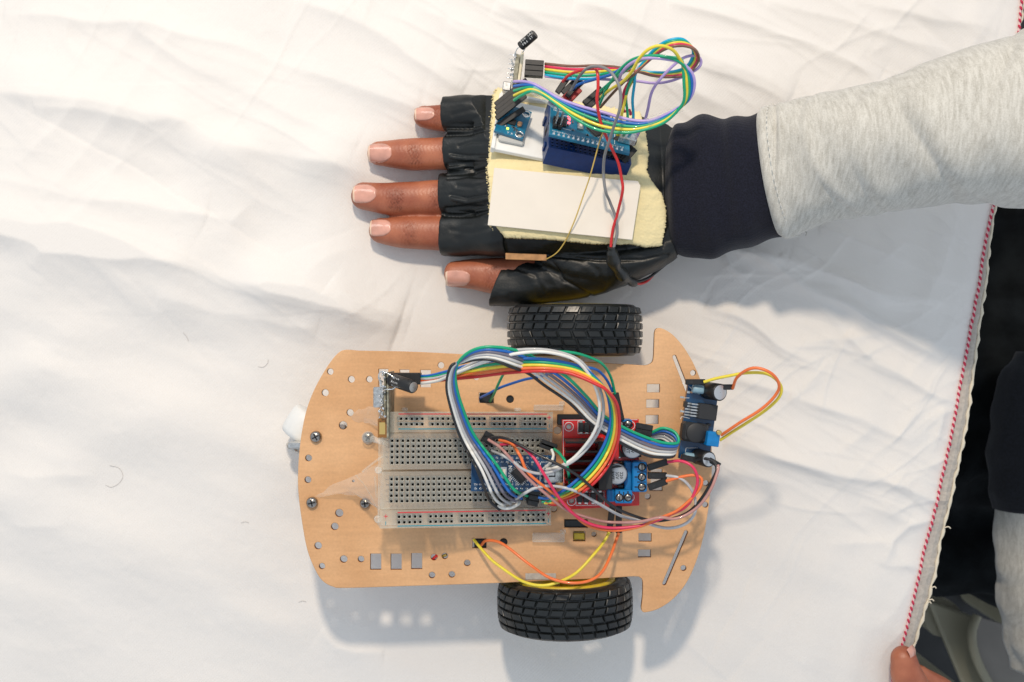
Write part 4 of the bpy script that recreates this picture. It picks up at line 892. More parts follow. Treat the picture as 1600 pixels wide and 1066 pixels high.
def tip_round(secs, tip_px, tip_py, z):
    """close the front of a finger with a rounded end reaching tip"""
    c0, w, h, e = secs[0]; T = P(tip_px, tip_py, z); L = (c0-T).length; res = []
    for f in (0.0, 0.03, 0.09, 0.18, 0.3, 0.45, 0.62, 0.8):
        k = math.sqrt(max(0.0, 1-(1-f)**2.3)); k = max(k, 0.06)
        res.append((T.lerp(c0, f), w*k, h*k, e))
    return res+secs
def pad_z(X, Y):
    return 47 - 0.60*6*np.log1p(np.exp((Y-82)/6)) - 0.28*5*np.log1p(np.exp((52-Y)/5)) - 0.13*5*np.log1p(np.exp((0-X)/5)) - 0.22*6*np.log1p(np.exp((X-60)/6))
def press(co, gap):
    """the pad squeezes whatever is under it"""
    X, Y, Z = co[:, 0].astype(float), co[:, 1].astype(float), co[:, 2].astype(float)
    lim = pad_z(X, Y)-gap; out = np.maximum(0, np.maximum(-13-X, X-73)); out2 = np.maximum(0, np.maximum(45-Y, 0))
    lim = lim+out*0.9+out2*0.8
    return np.where(Z > lim, lim+0.12*np.minimum(Z-lim, 4), Z)
person = thing('person', 'dark skinned hand in a black fingerless glove with a grey hoodie sleeve', 'person', P(1000, 300, 0))
FING = {   # first section starts a little behind the tip
 'little': ((648,177,6.5), [(664,166,200,7.0,6.3,2.1),(679,165,204,7.6,6.8,2.1),(700,163,206,9,7.2,2.1),(770,160,204,14,9,2.2)]),
 'ring':   ((574,239,6.5), [(596,221,259,7.0,6.4,2.1),(622,218,264,8.0,7.4,2.1),(646,216,267,8.4,8.0,2.15),(680,216,265,8.8,8.0,2.15),(700,214,266,9.5,8.2,2.15),(775,212,268,17,10,2.2)]),
 'middle': ((549,304,6.5), [(570,285,328,7.0,6.6,2.1),(600,286,335,8.0,7.6,2.1),(618,285,338,8.5,8.3,2.15),(650,284,337,8.8,8.2,2.15),(683,281,338,9.4,8.9,2.15),(700,282,336,10,9,2.15),(775,276,334,18,11,2.2)]),
 'index':  ((577,356,6.5), [(598,341,381,7.0,6.5,2.1),(620,339,387,8.0,7.6,2.1),(641,338,389,8.4,8.1,2.15),(680,337,391,8.8,8.1,2.15),(700,338,393,9.6,8.4,2.15),(775,336,394,17,11,2.2)]),
 'thumb':  ((694,430,7.5), [(712,408,449,8.0,7.0,2.1),(740,404,452,8.8,8.0,2.15),(768,403,459,9.5,8.4,2.15),(800,402,466,11,9.5,2.2),(880,396,462,15,12,2.3)]),
}
hm = MB(); SEC = {}
for k, (tip, raw) in FING.items():
    s_ = tip_round(interp_secs(raw, 2.0), *tip); SEC[k] = s_; loft(hm, s_, 28)
loft(hm, interp_secs([(765,175,390,17,11,2.5),(830,170,392,20,13,2.5),(930,190,400,21,15,2.4),(1020,220,385,22,15,2.3),(1060,235,370,23,15,2.2),(1130,235,365,30,17,2.1),(1180,235,350,34,18,2.1)], 4), 36)
hme = remeshed(hm, 0.62, 5); co = get_co(hme)/S; no = get_no(hme)
knk = np.zeros(len(co)); disp = np.zeros(len(co)); co[:, 2] = press(co, 8.0)
for (px, py, w, amp) in ((617,311,4.2,1.0),(624,311,3,0.6),(683,309,4.5,0.8),(646,241,4,0.9),(652,241,3,0.6),(641,363,4,0.8),(648,364,3,0.5),(694,241,4,0.4),(768,432,5,0.6),(682,184,3,0.5)):
    c = P(px, py, 14); dx = co[:, 0]-c.x; dy = co[:, 1]-c.y; near = np.exp(-(dx/w)**2)*np.exp(-(dy/7)**4)*np.clip(no[:, 2], 0, 1)
    knk += amp*np.exp(-(dx/(w*0.8))**2)*np.exp(-(dy/5.5)**4)*(0.55+0.45*np.sin((dx+0.5*np.sin(co[:, 1]*0.9+px))*4.2))*np.clip(no[:, 2], 0, 1)
    wob = 0.5*np.sin(co[:, 1]*0.9+px)+0.35*np.sin(co[:, 1]*2.3+px*2)
    disp += 1.9*amp*near*(0.30*np.sin((dx+wob)*4.2)-0.12+0.14*np.sin((dx-wob*1.3)*7.0))
disp += 0.06*np.sin(co[:, 0]*3.1+np.sin(co[:, 1]*1.7)*1.5)*np.clip(no[:, 2], 0, 1)
set_co(hme, (co+no*disp[:, None])*S - np.array(person['_base'])*S)
m_skin = mat('dark_skin', (0.44, 0.150, 0.075), 0.42, noise_s=6, noise_a=0.13, col2=(0.28, 0.072, 0.034), sss=0.03, bump=0.6, bump_s=170, bump_d=0.14, rough_var=0.06)
m_nail = mat('finger_nail', (0.72, 0.36, 0.27), 0.22, noise_s=14, noise_a=0.14, coat=0.35, bump=0.2, bump_s=60, bump_stretch=(0.2, 2, 1))
m_nailtip = mat('nail_tip', (0.78, 0.55, 0.40), 0.3)
ka = hme.attributes.new('knuckle', 'FLOAT', 'POINT'); ka.data.foreach_set('value', np.clip(knk, 0, 1).astype(np.float32))
nt_ = m_skin.node_tree; at_ = nt_.nodes.new('ShaderNodeAttribute'); at_.attribute_name = 'knuckle'; mxk = nt_.nodes.new('ShaderNodeMix'); mxk.data_type = 'RGBA'; mxk.inputs[7].default_value = (0.15, 0.04, 0.022, 1)
pb_ = nt_.nodes['Principled BSDF']; nt_.links.new(pb_.inputs['Base Color'].links[0].from_socket, mxk.inputs[6]); mk_ = nt_.nodes.new('ShaderNodeMath'); mk_.operation = 'MULTIPLY'; mk_.inputs[1].default_value = 0.42
nt_.links.new(at_.outputs['Fac'], mk_.inputs[0]); nt_.links.new(mk_.outputs[0], mxk.inputs[0]); nt_.links.new(mxk.outputs[2], pb_.inputs['Base Color'])
hme.materials.append(m_skin); hme.polygons.foreach_set('use_smooth', np.ones(len(hme.polygons), bool))
from mathutils.bvhtree import BVHTree
_bv = [tuple(v.co+Vector(person['_base'])*S) for v in hme.vertices]; skin_tree = BVHTree.FromPolygons(_bv, [tuple(p.vertices) for p in hme.polygons])
hand = link('hand', hme, person); hand['_base'] = tuple(person['_base'])
def nail(parent, secs, x0, x1, y0, y1, z=14, thick=0.3, flatx=3.0, axis_x=True):
    """a curved plate seated on the finger's top; limits in photo pixels"""
    a = P(x0, y0, z); b = P(x1, y1, z); cs = np.array([[s_[0].x, s_[0].y, s_[0].z, s_[1], s_[2]] for s_ in secs]); tipx = cs[0, 0]
    mb_ = MB(); NI, NJ = 14, 13; v = []; ym = (a.y+b.y)/2; hw = abs(a.y-b.y)/2
    for i in range(NI):
        f = i/(NI-1); x = a.x+(b.x-a.x)*f; xe = max(x, tipx+flatx)
        yc, zc, w, h = (np.interp(xe, cs[:, 0], cs[:, k]) for k in (1, 2, 3, 4))
        rnd = math.sqrt(max(0, 1-((0.32-f)/0.32)**2)) if f < 0.32 else 1.0
        rnd2 = math.sqrt(max(0.0, 1-((f-0.52)/0.48)**2*0.88)) if f > 0.52 else 1.0
        for j in range(NJ):
            g = -1+2*j/(NJ-1); y = ym+hw*g*(0.72+0.28*rnd)*rnd2; q = max(0.04, 1-((y-yc)/w)**2)
            zz_ = zc+h*math.sqrt(q)*0.985+thick - 0.25*abs(g)**6*1.2 - (0.5 if x < tipx+1.5 else 0)*0.3 - (0.45 if i == NI-1 else 0)
            v.append((x, y, zz_))
    Zs = np.array([q[2] for q in v]).reshape(NI, NJ); hz = np.full((NI, NJ), -1.0)
    for i in range(NI):
        for j in range(NJ):
            q = v[i*NJ+j]; r_ = skin_tree.ray_cast(Vector((q[0], q[1], 60))*S, Vector((0, 0, -1)))
            if r_[0] is not None: hz[i, j] = r_[0].z/S
    zz = np.where(hz > 0, hz, Zs-0.3)
    for _ in range(6): zz = np.maximum(zz, (np.roll(zz, 1, 0)+np.roll(zz, -1, 0))/2*0+zz); 
    lift = np.full((NI, NJ), 0.26); lift[-1, :] = 0.02; lift[-2, :] = 0.2; lift[:, 0] = lift[:, -1] = 0.05; lift[:, 1] = np.minimum(lift[:, 1], 0.25); lift[:, -2] = np.minimum(lift[:, -2], 0.25)
    zi = zz.copy(); i0 = 4
    for i in range(i0): zi[i] = zz[i0]+(zz[i0]-zz[i0+3])/3*(i0-i)*0.5
    zi = np.maximum(zi, zz)+lift
    v = [(q[0], q[1], float(z_)) for q, z_ in zip(v, zi.ravel())]
    f_ = [(i*NJ+j, (i+1)*NJ+j, (i+1)*NJ+j+1, i*NJ+j+1) for i in range(NI-1) for j in range(NJ-1)]
    mi = [1 if i < 1 else 0 for i in range(NI-1) for j in range(NJ-1)]
    mb_.v = v; mb_.f = f_; mb_.m = mi; mb_.s = [True]*len(f_)
    o = mb_.build('nail', [m_nail, m_nailtip], parent, fixn=False)
    sd = o.modifiers.new('thickness', 'SOLIDIFY'); sd.thickness = 0.3*S; sd.offset = -1
    return o
nail(hand, SEC['ring'], 574, 612, 223, 253); nail(hand, SEC['middle'], 550.5, 588, 287, 317); nail(hand, SEC['index'], 577, 611, 341, 369); nail(hand, SEC['little'], 648, 680, 167, 189, 12); nail(hand, SEC['thumb'], 696, 735, 422, 448, 14)

# glove
gm = MB()
def sleeve(raw, step=1.5, n=40): loft(gm, interp_secs(raw, step), n)
sleeve([(695,152,206,9.0,10.0,2.7),(720,151,205,10.5,10.6,2.6),(760,150,203,14,12,2.5),(800,152,205,17,13,2.4)])
sleeve([(700,210,268,9.5,10.0,2.6),(730,209,268,12,11,2.6),(770,208,268,17,13,2.5),(800,208,268,20,14,2.4)])
sleeve([(691,271,338,10.0,10.4,2.6),(720,270,336,12,11.4,2.6),(770,270,335,18,14,2.5),(800,270,335,21,15,2.4)])
sleeve([(692,334,400,9.7,10.0,2.7),(730,334,401,12,11.5,2.6),(770,332,402,17,14,2.5),(800,332,402,20,15,2.4)])
sleeve([(752,165,398,14,11,3.0),(790,154,403,18,17,2.8),(860,158,405,20,21,2.7),(940,168,408,20.5,22.5,2.6),(1010,188,408,21,22,2.5),(1040,198,404,22,21.5,2.4),(1064,205,396,23,21,2.3),(1110,215,385,26,20,2.2)], 2.0, 56)
# thumb sleeve: cut obliquely
tr = interp_secs([(776,412,480,10.5,10.8,2.5),(800,410,479,11.5,11.6,2.5),(840,402,475,13,13,2.5),(890,392,470,15,15,2.5),(935,385,461,16,16.5,2.4),(975,378,446,17,17,2.3),(1010,372,428,18,17,2.3)], 1.5)
sleeve([(850,388,425,17,12,2.3),(890,382,446,18,14.5,2.3),(940,378,455,18.5,16.5,2.3),(985,374,440,19,17,2.3),(1020,368,424,20,17,2.3),(1050,358,406,21,17,2.3)])
st = len(gm.v); loft(gm, tr, 40)
for i in range(st, len(gm.v)):
    x, y, z = gm.v[i]; X0 = P(776, 446, 10).x; k = max(0, 1-(x-X0)/16.0)
    if k > 0: gm.v[i] = (x+k*(y-P(776,446,10).y)*0.40, y, z)
for pts, r in (([(697,197),(730,198),(768,196)], 2.0), ([(699,207),(735,207),(768,209)], 2.2), ([(706,243),(730,250),(762,252)], 1.6), ([(700,268),(735,271),(768,270)], 2.3), ([(707,309),(730,317),(764,313)], 1.8),
               ([(698,332),(735,334),(768,331)], 2.3), ([(700,262),(730,258),(765,262)], 1.5), ([(705,226),(735,222),(765,228)], 1.1), ([(700,291),(735,296),(765,288)], 1.2)):
    q = spline([P(x, y, 15 + (x-697)*0.075 if r > 1.9 else 17.5+(x-697)*0.08) for x, y in pts], 2)
    gm.tube(q, [r*(0.6+0.4*math.sin(PI*min(1, (i+2)/len(q)))) for i in range(len(q))], 10)
gme = remeshed(gm, 0.55, 4); co = get_co(gme)/S; no = get_no(gme); x, y = co[:, 0], co[:, 1]
nz_ = 0.55*vnoise(x+0.4*y, y, 11, 21)+0.28*vnoise(x, y*1.6, 4.5, 22)
rid = -np.abs(vnoise(x*0.8+y*0.5, y-x*0.4, 9, 23))*0.9
th = np.clip((P(0,395,12).y-y)/10, 0, 1)*np.clip((x+15)/15, 0, 1)
d = nz_*0.38+rid*(0.22+0.10*th)
# seam between the back of the hand and the thumb
for (L_, dp, wd) in (([(694,209),(735,210),(770,207)],-1.6,0.9),([(698,199),(735,201),(766,197)],-1.2,0.8),([(700,204),(735,205),(768,202)],0.9,1.1),([(704,240),(730,246),(764,249)],-1.0,0.8),([(704,245),(730,251),(764,254)],0.9,1.0),([(699,258),(735,256),(768,259)],-0.7,0.9),
    ([(696,270),(735,272),(770,268)],-1.7,0.9),([(698,263),(735,265),(768,263)],0.7,1.0),([(700,279),(735,277),(768,281)],-0.9,0.8),([(705,306),(730,313),(766,309)],-1.1,0.8),([(706,311),(730,318),(766,314)],1.0,1.0),([(697,326),(735,325),(768,328)],-0.9,0.9),([(694,335),(735,338),(770,333)],-1.7,0.9),([(700,331),(735,332),(768,329)],0.8,1.0),
    ([(718,230),(738,224),(768,228)],-0.8,1.0),([(715,292),(738,296),(768,290)],-0.8,1.1),([(708,180),(735,174),(768,178)],-0.5,1.2),([(705,360),(735,366),(768,360)],-0.5,1.2),
    ([(800,418),(835,432),(850,455)],-0.8,1.2),([(830,408),(862,425),(880,440)],-0.9,1.3),([(806,423),(840,438),(855,458)],0.5,1.2),([(900,405),(930,425),(938,450)],-0.7,1.4)):
    dd_, tt_ = seg_dist(x, y, [tuple(P(a_, b_, 20)[:2]) for a_, b_ in L_]); d += dp*0.75*np.exp(-(dd_/wd)**2)*np.clip(no[:, 2]+0.3, 0, 1)
p0, t_ = seg_dist(x, y, [tuple(P(860,400,30)[:2]), tuple(P(930,407,30)[:2]), tuple(P(1000,408,30)[:2]), tuple(P(1040,400,30)[:2])]); d -= 0.9*np.exp(-(p0/0.8)**2)
p1, t_ = seg_dist(x, y, [tuple(P(855,400,20)[:2]), tuple(P(880,440,20)[:2]), tuple(P(930,466,20)[:2])]); d -= 0.8*np.exp(-(p1/0.8)**2)
co2 = co+no*d[:, None]; co2[:, 2] = press(co2, 5.0)
set_co(gme, co2*S-np.array(person['_base'])*S)
m_leather = mat('black_leather', (0.007, 0.009, 0.0085), 0.43, spec=0.45, noise_s=7, noise_a=0.25, rough_var=0.08, bump=0.55, bump_s=85, bump_d=0.22)
gme.materials.append(m_leather); gme.polygons.foreach_set('use_smooth', np.ones(len(gme.polygons), bool)); glove = link('glove', gme, person)

# sleeve and cuff
def cloth_loft(name, raw, mats, step, n, disp, parent, e_open=True):
    secs = interp_secs(raw, step, 40); N = len(secs); rows = []; tot = (N-1)
    for i, (c, w, h, e) in enumerate(secs):
        t = secs[min(i+1, N-1)][0]-secs[max(i-1, 0)][0]
        r = ring(c, t, w, h, e, n); rows.append(np.array(r)-np.array(c)); 
    V = []
    for i, (c, w, h, e) in enumerate(secs):
        rr = rows[i]; ln = np.linalg.norm(rr, axis=1); d = disp(i*step, np.arange(n)*2*PI/n); V.append(rr*(1+d/ln)[:, None]+np.array(c))
    V = np.array(V).reshape(-1, 3)
    b = MB(); b.v = [tuple(q) for q in V]
    for i in range(N-1):
        for k in range(n): b.f.append((i*n+k, i*n+(k+1) % n, (i+1)*n+(k+1) % n, (i+1)*n+k)); b.m.append(0); b.s.append(True)
    b.add([secs[0][0]], [], 0); cidx = len(b.v)-1
    for k in range(n): b.f.append((k, (k+1) % n, cidx)); b.m.append(0); b.s.append(False)
    return b.build(name, mats, parent)
def hn(a, s_, seed): return np.array([noise.noise(Vector((math.cos(t)*s_, math.sin(t)*s_, a+seed*7.3))) for t in np.atleast_1d(s_*0+np.asarray(0))])
def circ_noise(s_, th_, f, fs, seed):
    return np.array([noise.noise(Vector((math.cos(t)*f, math.sin(t)*f, s_*fs+seed*13.7))) for t in th_])
m_navy = mat('navy_rib_knit', (0.013, 0.014, 0.026), 0.92, sheen=0.12, noise_s=160, noise_a=0.3, bump=0.6, bump_s=260, bump_d=0.25, bump_stretch=(1, 0.35, 1), spec=0.2)
def grey_knit():
    m = mat('heather_grey_knit', (0.58, 0.56, 0.51), 0.92, sheen=0.3, spec=0.15, bump=0.55, bump_s=190, bump_d=0.22, bump_stretch=(1, 0.5, 1))
    nt = m.node_tree; N = nt.nodes; L = nt.links; b = N['Principled BSDF']; tc = N.new('ShaderNodeTexCoord')
    mp = N.new('ShaderNodeMapping'); mp.inputs['Rotation'].default_value = (0, 0, -0.25); mp.inputs['Scale'].default_value = (85, 13, 13); L.new(tc.outputs['Object'], mp.inputs[0])
    n1 = N.new('ShaderNodeTexNoise'); n1.inputs['Scale'].default_value = 1.0; n1.inputs['Detail'].default_value = 9; n1.inputs['Roughness'].default_value = 0.68; L.new(mp.outputs[0], n1.inputs[0])
    n2 = N.new('ShaderNodeTexNoise'); n2.inputs['Scale'].default_value = 170; n2.inputs['Detail'].default_value = 2; L.new(tc.outputs['Object'], n2.inputs[0])
    a = N.new('ShaderNodeMath'); a.operation = 'MULTIPLY_ADD'; a.inputs[1].default_value = 0.45; L.new(n2.outputs['Fac'], a.inputs[0]); L.new(n1.outputs['Fac'], a.inputs[2])
    cr = N.new('ShaderNodeValToRGB'); cr.color_ramp.elements[0].position = 0.45; cr.color_ramp.elements[0].color = (0.36, 0.34, 0.29, 1); cr.color_ramp.elements[1].position = 0.86; cr.color_ramp.elements[1].color = (0.62, 0.60, 0.54, 1)
    L.new(a.outputs[0], cr.inputs[0]); L.new(cr.outputs[0], b.inputs['Base Color']); return m
m_grey = grey_knit()
def cuff_disp(s_, th_):
    ribs = 0.07*np.sin(th_*75); f = 1.5*circ_noise(s_, th_, 0.8, 0.07, 1)+1.0*circ_noise(s_+th_.mean()*0, th_, 1.6, 0.10, 2)
    roll = -4.5*np.exp(-(s_/2.2)**2); band = 1.3*math.sin(s_*0.36+0.7)*np.clip(np.sin(th_)+0.6, 0, 1)
    return ribs+f+roll+band
cloth_loft('cuff', [(1042,212,380,24,20,2.3),(1052,196,396,24.5,23.5,2.3),(1075,186,404,26,25.5,2.3),(1110,181,401,28,26.5,2.3),(1150,184,390,31,27.5,2.3),(1190,180,378,35,29,2.3),(1222,176,366,38,30,2.3)], m_navy, 0.8, 220, cuff_disp, person)
creases = [(6,0.10,1.5,2.2),(27,-0.2,1.3,3.5),(46,0.25,1.6,5),(66,-0.2,1.9,5.5),(88,0.3,1.9,5),(106,-0.15,2.2,6),(128,0.2,2.4,6),(150,-0.2,2.2,6),(170,0.1,2,6)]
def sleeve_disp(s_, th_):
    d = 1.2*circ_noise(s_, th_, 0.9, 0.035, 3)*2+0.7*circ_noise(s_, th_, 1.6, 0.09, 4)*2
    for (s0, sl, am, wd) in creases:
        q = s_-s0-sl*18*np.cos(th_)-4*np.sin(th_*2+s0); d = d-am*np.exp(-np.abs(q/(wd*0.45))**1.3)*(0.55+0.45*np.sin(th_*2+s0))+am*0.6*np.exp(-((q-wd)/wd)**2)
    return d-2.2*np.exp(-(s_/1.3)**2)
slv = cloth_loft('sleeve', [(1206,168,374,38,31,2.2),(1240,162,366,42,33,2.2),(1300,150,344,51,36,2.2),(1350,136,333,59,38,2.15),(1440,110,325,74,41,2.1),(1520,82,318,86,44,2.1),(1600,58,328,96,46,2.1),(1680,36,335,104,48,2.1),(1780,10,345,112,50,2.1)], m_grey, 1.0, 150, sleeve_disp, person)
# double row of stitches where the sleeve meets the cuff
b = MB(); ss = interp_secs([(1206,168,374,38,31,2.2),(1240,162,366,42,33,2.2),(1300,150,344,51,36,2.2),(1350,136,333,59,38,2.15)], 1.0, 40)
for off in (6,):
    c, w, h, e = ss[off]; t = ss[off+1][0]-ss[off-1][0]; rg_ = ring(c, t, w+0.9, h+0.9, e, 240)
    for k in range(0, 240, 4): b.tube([rg_[k], rg_[(k+1) % 240], rg_[(k+2) % 240]], 0.22, 5)
b.build('seam_stitches', mat('grey_thread', (0.70, 0.68, 0.62), 0.8), slv, kind='stuff')
b = MB(); q0 = P(1243, 366, 42); q1 = P(1222, 368, 40)
for k in range(9): p = P(random.uniform(1224, 1262), random.uniform(357, 364), 38); b.tube(spline([p, p+Vector((random.uniform(-1.5, 1.5), random.uniform(-1.5, -0.3), 1)), p+Vector((random.uniform(-2.5, 2.5), random.uniform(-2.6, -1.6), 0.4))], 0.5), 0.25, 5)
b.build('loose_threads', m_grey, slv, kind='stuff')

# ================================================================== WHAT IS STRAPPED ON THE GLOVE
m_foam = mat('cream_foam', (0.82, 0.70, 0.40), 0.9, noise_s=5, noise_a=0.05, bump=0.55, bump_s=75, bump_d=0.4, sss=0.0, spec=0.1)
XL = [(130,776),(150,770),(200,767),(255,764),(272,761),(300,764),(350,765),(362,772),(372,786),(390,800)]; XR = [(130,1000),(170,1010),(205,1014),(235,1011),(250,1018),(270,1034),(295,1041),(330,1041),(355,1037),(385,1033)]
def pad_top(px): return np.interp(px, [765, 800, 850, 900, 1000, 1045], [136, 140, 147, 158, 174, 205])
def pad_bot(px): return np.interp(px, [765, 790, 850, 930, 985, 1010, 1040], [358, 371, 373, 381, 381, 386, 383])
foam = MB(); NI, NJ = 190, 180; top = []; rnd = random.Random(4)
jl = [rnd.gauss(0, 0.8) for _ in range(NJ)]; jr = [rnd.gauss(0, 0.7) for _ in range(NJ)]; jt = [rnd.gauss(0, 1.0) for _ in range(NI)]; jb = [rnd.gauss(0, 0.5) for _ in range(NI)]
for j in range(NJ):
    t = j/(NJ-1)
    for i in range(NI):
        s_ = i/(NI-1); y0 = 136+t*(375-136)
        x = np.interp(y0, [a[0] for a in XL], [a[1] for a in XL])*(1-s_)+np.interp(y0, [a[0] for a in XR], [a[1] for a in XR])*s_
        x += jl[j]*max(0, 1-s_*30)+jr[j]*max(0, 1-(1-s_)*30)
        y = pad_top(x)*(1-t)+pad_bot(x)*t + jt[i]*max(0, 1-t*30)+jb[i]*max(0, 1-(1-t)*30)
        p = P(x, y, 40)
        for _ in range(3): z = float(pad_z(p.x, p.y)); p = P(x, y, z)
        ed = min(s_, 1-s_)*NI; ed2 = min(t, 1-t)*NJ; rnd_ = 0.9*(math.exp(-ed/2.2)+math.exp(-ed2/2.2))
        z += 0.18*noise.noise(Vector((p.x*1.1, p.y*1.1, 0)))+0.28*noise.noise(Vector((p.x*0.35, p.y*0.35, 3)))-rnd_
        top.append((p.x, p.y, z))
foam.v = top+[(x, y, z-4.2) for x, y, z in top]; n0 = NI*NJ
for j in range(NJ-1):
    for i in range(NI-1):
        a = j*NI+i; foam.f.append((a, a+1, a+NI+1, a+NI)); foam.f.append((n0+a, n0+a+NI, n0+a+NI+1, n0+a+1))
edge_i = [i for i in range(NI)]+[j*NI+NI-1 for j in range(1, NJ)]+[(NJ-1)*NI+i for i in range(NI-2, -1, -1)]+[j*NI for j in range(NJ-2, 0, -1)]
for a, b_ in zip(edge_i, edge_i[1:]+edge_i[:1]): foam.f.append((a, b_, n0+b_, n0+a))
foam.m = [0]*len(foam.f); foam.s = [True]*len(foam.f)
fo = foam.build('foam_pad', m_foam, None, origin=P(900, 260, 44)); fo['_base'] = tuple(P(900, 260, 44))
tag(fo, 'torn cream foam pad lying over the back of the black glove', 'foam pad')
b = MB()
for i in range(210):       # torn crumbs along the left edge
    py = random.uniform(140, 360); px = np.interp(py, [a[0] for a in XL], [a[1] for a in XL])+random.gauss(0.2, 1.5); p = P(px, py, 40); z = float(pad_z(p.x, p.y))-random.uniform(0.3, 3.5); p = P(px, py, z); r = random.uniform(0.15, 0.5)
    b.add([p+Vector(q)*r for q in ((1,0,0),(0,1,0.3),(-1,0,0.1),(0,-1,0),(0,0,1.1),(0,0,-1))], [(0,1,4),(1,2,4),(2,3,4),(3,0,4),(1,0,5),(2,1,5),(3,2,5),(0,3,5)])
b.build('torn_crumbs', m_foam, fo, kind='stuff')

Fc, Lc_, Wc_ = top_frame([(762,352),(988,375),(778,263)], [48, 48.5, 48.5])
b = MB(); cpts = [(0, 0), (Lc_, 0), (Lc_+1.2, Wc_-1.5), (Lc_-0.2, Wc_+0.6), (Lc_*0.75, Wc_+0.2), (0.3, Wc_)]
mm_ = [(x, y, 0) for x, y in cpts]+[(x, y, -1.4) for x, y in cpts]; n = len(cpts)
b.add(mm_, [tuple(range(n)), tuple(range(n, 2*n))[::-1]]+[(i, (i+1) % n, n+(i+1) % n, n+i) for i in range(n)])
o = b.build('white_card', m_card, None); o.matrix_world = (lambda M: (setattr(M, 'translation', M.translation*S), M)[1])(Fc.copy())
bv = o.modifiers.new('edge', 'BEVEL'); bv.width = 0.2*S; bv.segments = 2
tag(o, 'plain off-white card strip laid flat on the foam pad below the blue breadboard', 'card')

Fu, LU, WU = top_frame([(771,232),(845,247),(771,138)], [47.5, 45.5, 27])
tr_ = thing('white_tray', 'white plastic tray holding the motion sensor at the finger end of the foam pad', 'tray', frame=Fu)
m_wt = mat('white_tray_plastic', (0.82, 0.81, 0.77), 0.45, noise_s=10, noise_a=0.02)
b = MB(); b.box(0, LU+9, 0, WU-6, -2.4, 0, c=0.3); b.build('tray_floor', m_wt, tr_)
b = MB(); b.box(-0.5, LU+0.5, WU-3.2, WU-1.4, -4.5, 0.8, c=0.3); b.build('tray_rim', m_wt, tr_)
b = MB(); b.box(-1.2, 0.6, -0.4, WU-3.0, -2.8, 1.0, c=0.3); b.build('tray_rim', m_wt, tr_)
b = MB(); b.box(1.5, 14.0, 4.2, 10.5, 0.05, 2.8, c=0.9); b.build('rubber_pad', mat('grey_rubber_pad', (0.52, 0.51, 0.47), 0.5), tr_)
og = on_frame(Fu, 772, 204, 4.6); ug = on_frame(Fu, 817, 218, 4.6)-og; vg = on_frame(Fu, 772, 158, 4.6)-og
Fg = frame(og, ug, ug.cross(vg)); LG, WG = ug.length, vg.length
gy = thing('motion_sensor', 'small teal motion sensor board with a lit green light, in the white tray', 'circuit board', frame=Fg)
cu_b = MB(); tmpo = thing('x', 'x', 'x', frame=Fg)
gb = plate('board', [(0, 0), (LG, 0), (LG, WG), (0, WG)], [[(LG-2.3+1.5*math.cos(a), y0_+1.5*math.sin(a)) for a in np.linspace(0, 2*PI, 17)[:-1]] for y0_ in (2.4, WG-2.6)], -1.5, 0, [m_pcb_teal], gy, 0.08)
bpy.data.objects.remove(tmpo)
b = MB()
for y0_ in (2.4, WG-2.6): b.lathe([(1.55, 0.02), (1.55, 0.08), (2.15, 0.08), (2.15, 0.02)], 20, Matrix.Translation((LG-2.3, y0_, 0)), cap=False)
b.build('hole_ring', m_solder, gy)
b = MB(); b.box(5.2, 8.6, 6.5, 9.9, 0.02, 0.95, c=0.1); b.build('chip', m_ic, gy)
b = MB(); b.box(LG-4.8, LG-2.6, 6.8, 9.6, 0.02, 1.5, c=0.5); b.build('tantalum_capacitor', m_tan, gy)
b = MB(); b.box(5.2, 6.4, 3.0, 4.0, 0.02, 0.6, c=0.1); b.build('led', m_led_g, gy)
for (u, v, du, dv) in ((7.2,5.0,2.4,0.7),(8.6,3.4,0.8,1.5),(9.8,3.2,0.8,1.5),(9.2,9.0,1.5,0.7),(4.0,4.9,1.3,0.7),(9.9,6.0,0.7,1.4)):
    b = MB(); b.box(u, u+du, v, v+dv, 0.02, 0.5, 1); b.box(u+du*0.25, u+du*0.75, v-0.02, v+dv+0.02, 0.02, 0.56, 0); b.build('small_component', [m_ic, m_metal], gy)
b = MB(); b.text('X', 1.7, Matrix.Translation((8.4, 1.3, 0.04))); b.text('Y', 1.7, Matrix.Translation((6.6, 1.3, 0.04))); b.text('ITG', 1.3, Matrix.Translation((9.6, WG-1.6, 0.04))); b.text('A', 1.2, Matrix.Translation((4.5, 4.4, 0.6)))
b.build('printed_marks', m_print, gy)

Fm, LM, WM = top_frame([(857,230),(986.5,257),(853,157)], [57, 50, 35])
mn = thing('small_breadboard', 'small navy blue breadboard tilted on the foam pad of the glove', 'breadboard', frame=Fm)
b = MB(); gap = 3.2; cm_ = [2.0+(LM-4.0)*i/16 for i in range(17)]
for (ya, yb, rr) in ((0, WM/2-1, [1.8+2.3*i for i in range(5)]), (WM/2+1, WM, [WM-1.8-2.3*i for i in range(5)])):
    perf(b, 0, LM, ya, yb, cm_, rr, 0.6)
b.quad((0, WM/2-1, -1.5), (LM, WM/2-1, -1.5), (LM, WM/2+1, -1.5), (0, WM/2+1, -1.5)); b.quad((0, WM/2-1, 0), (LM, WM/2-1, 0), (LM, WM/2-1, -1.5), (0, WM/2-1, -1.5)); b.quad((0, WM/2+1, 0), (LM, WM/2+1, 0), (LM, WM/2+1, -1.5), (0, WM/2+1, -1.5))
for a, c in (((0,0),(LM,0)), ((LM,0),(LM,WM)), ((LM,WM),(0,WM)), ((0,WM),(0,0))): b.quad((*a,0), (*c,0), (*c,-10.5), (*a,-10.5))
b.quad((0,0,-10.5), (LM,0,-10.5), (LM,WM,-10.5), (0,WM,-10.5)); b.build('body', [m_navyb, m_navyb, m_dark], mn)
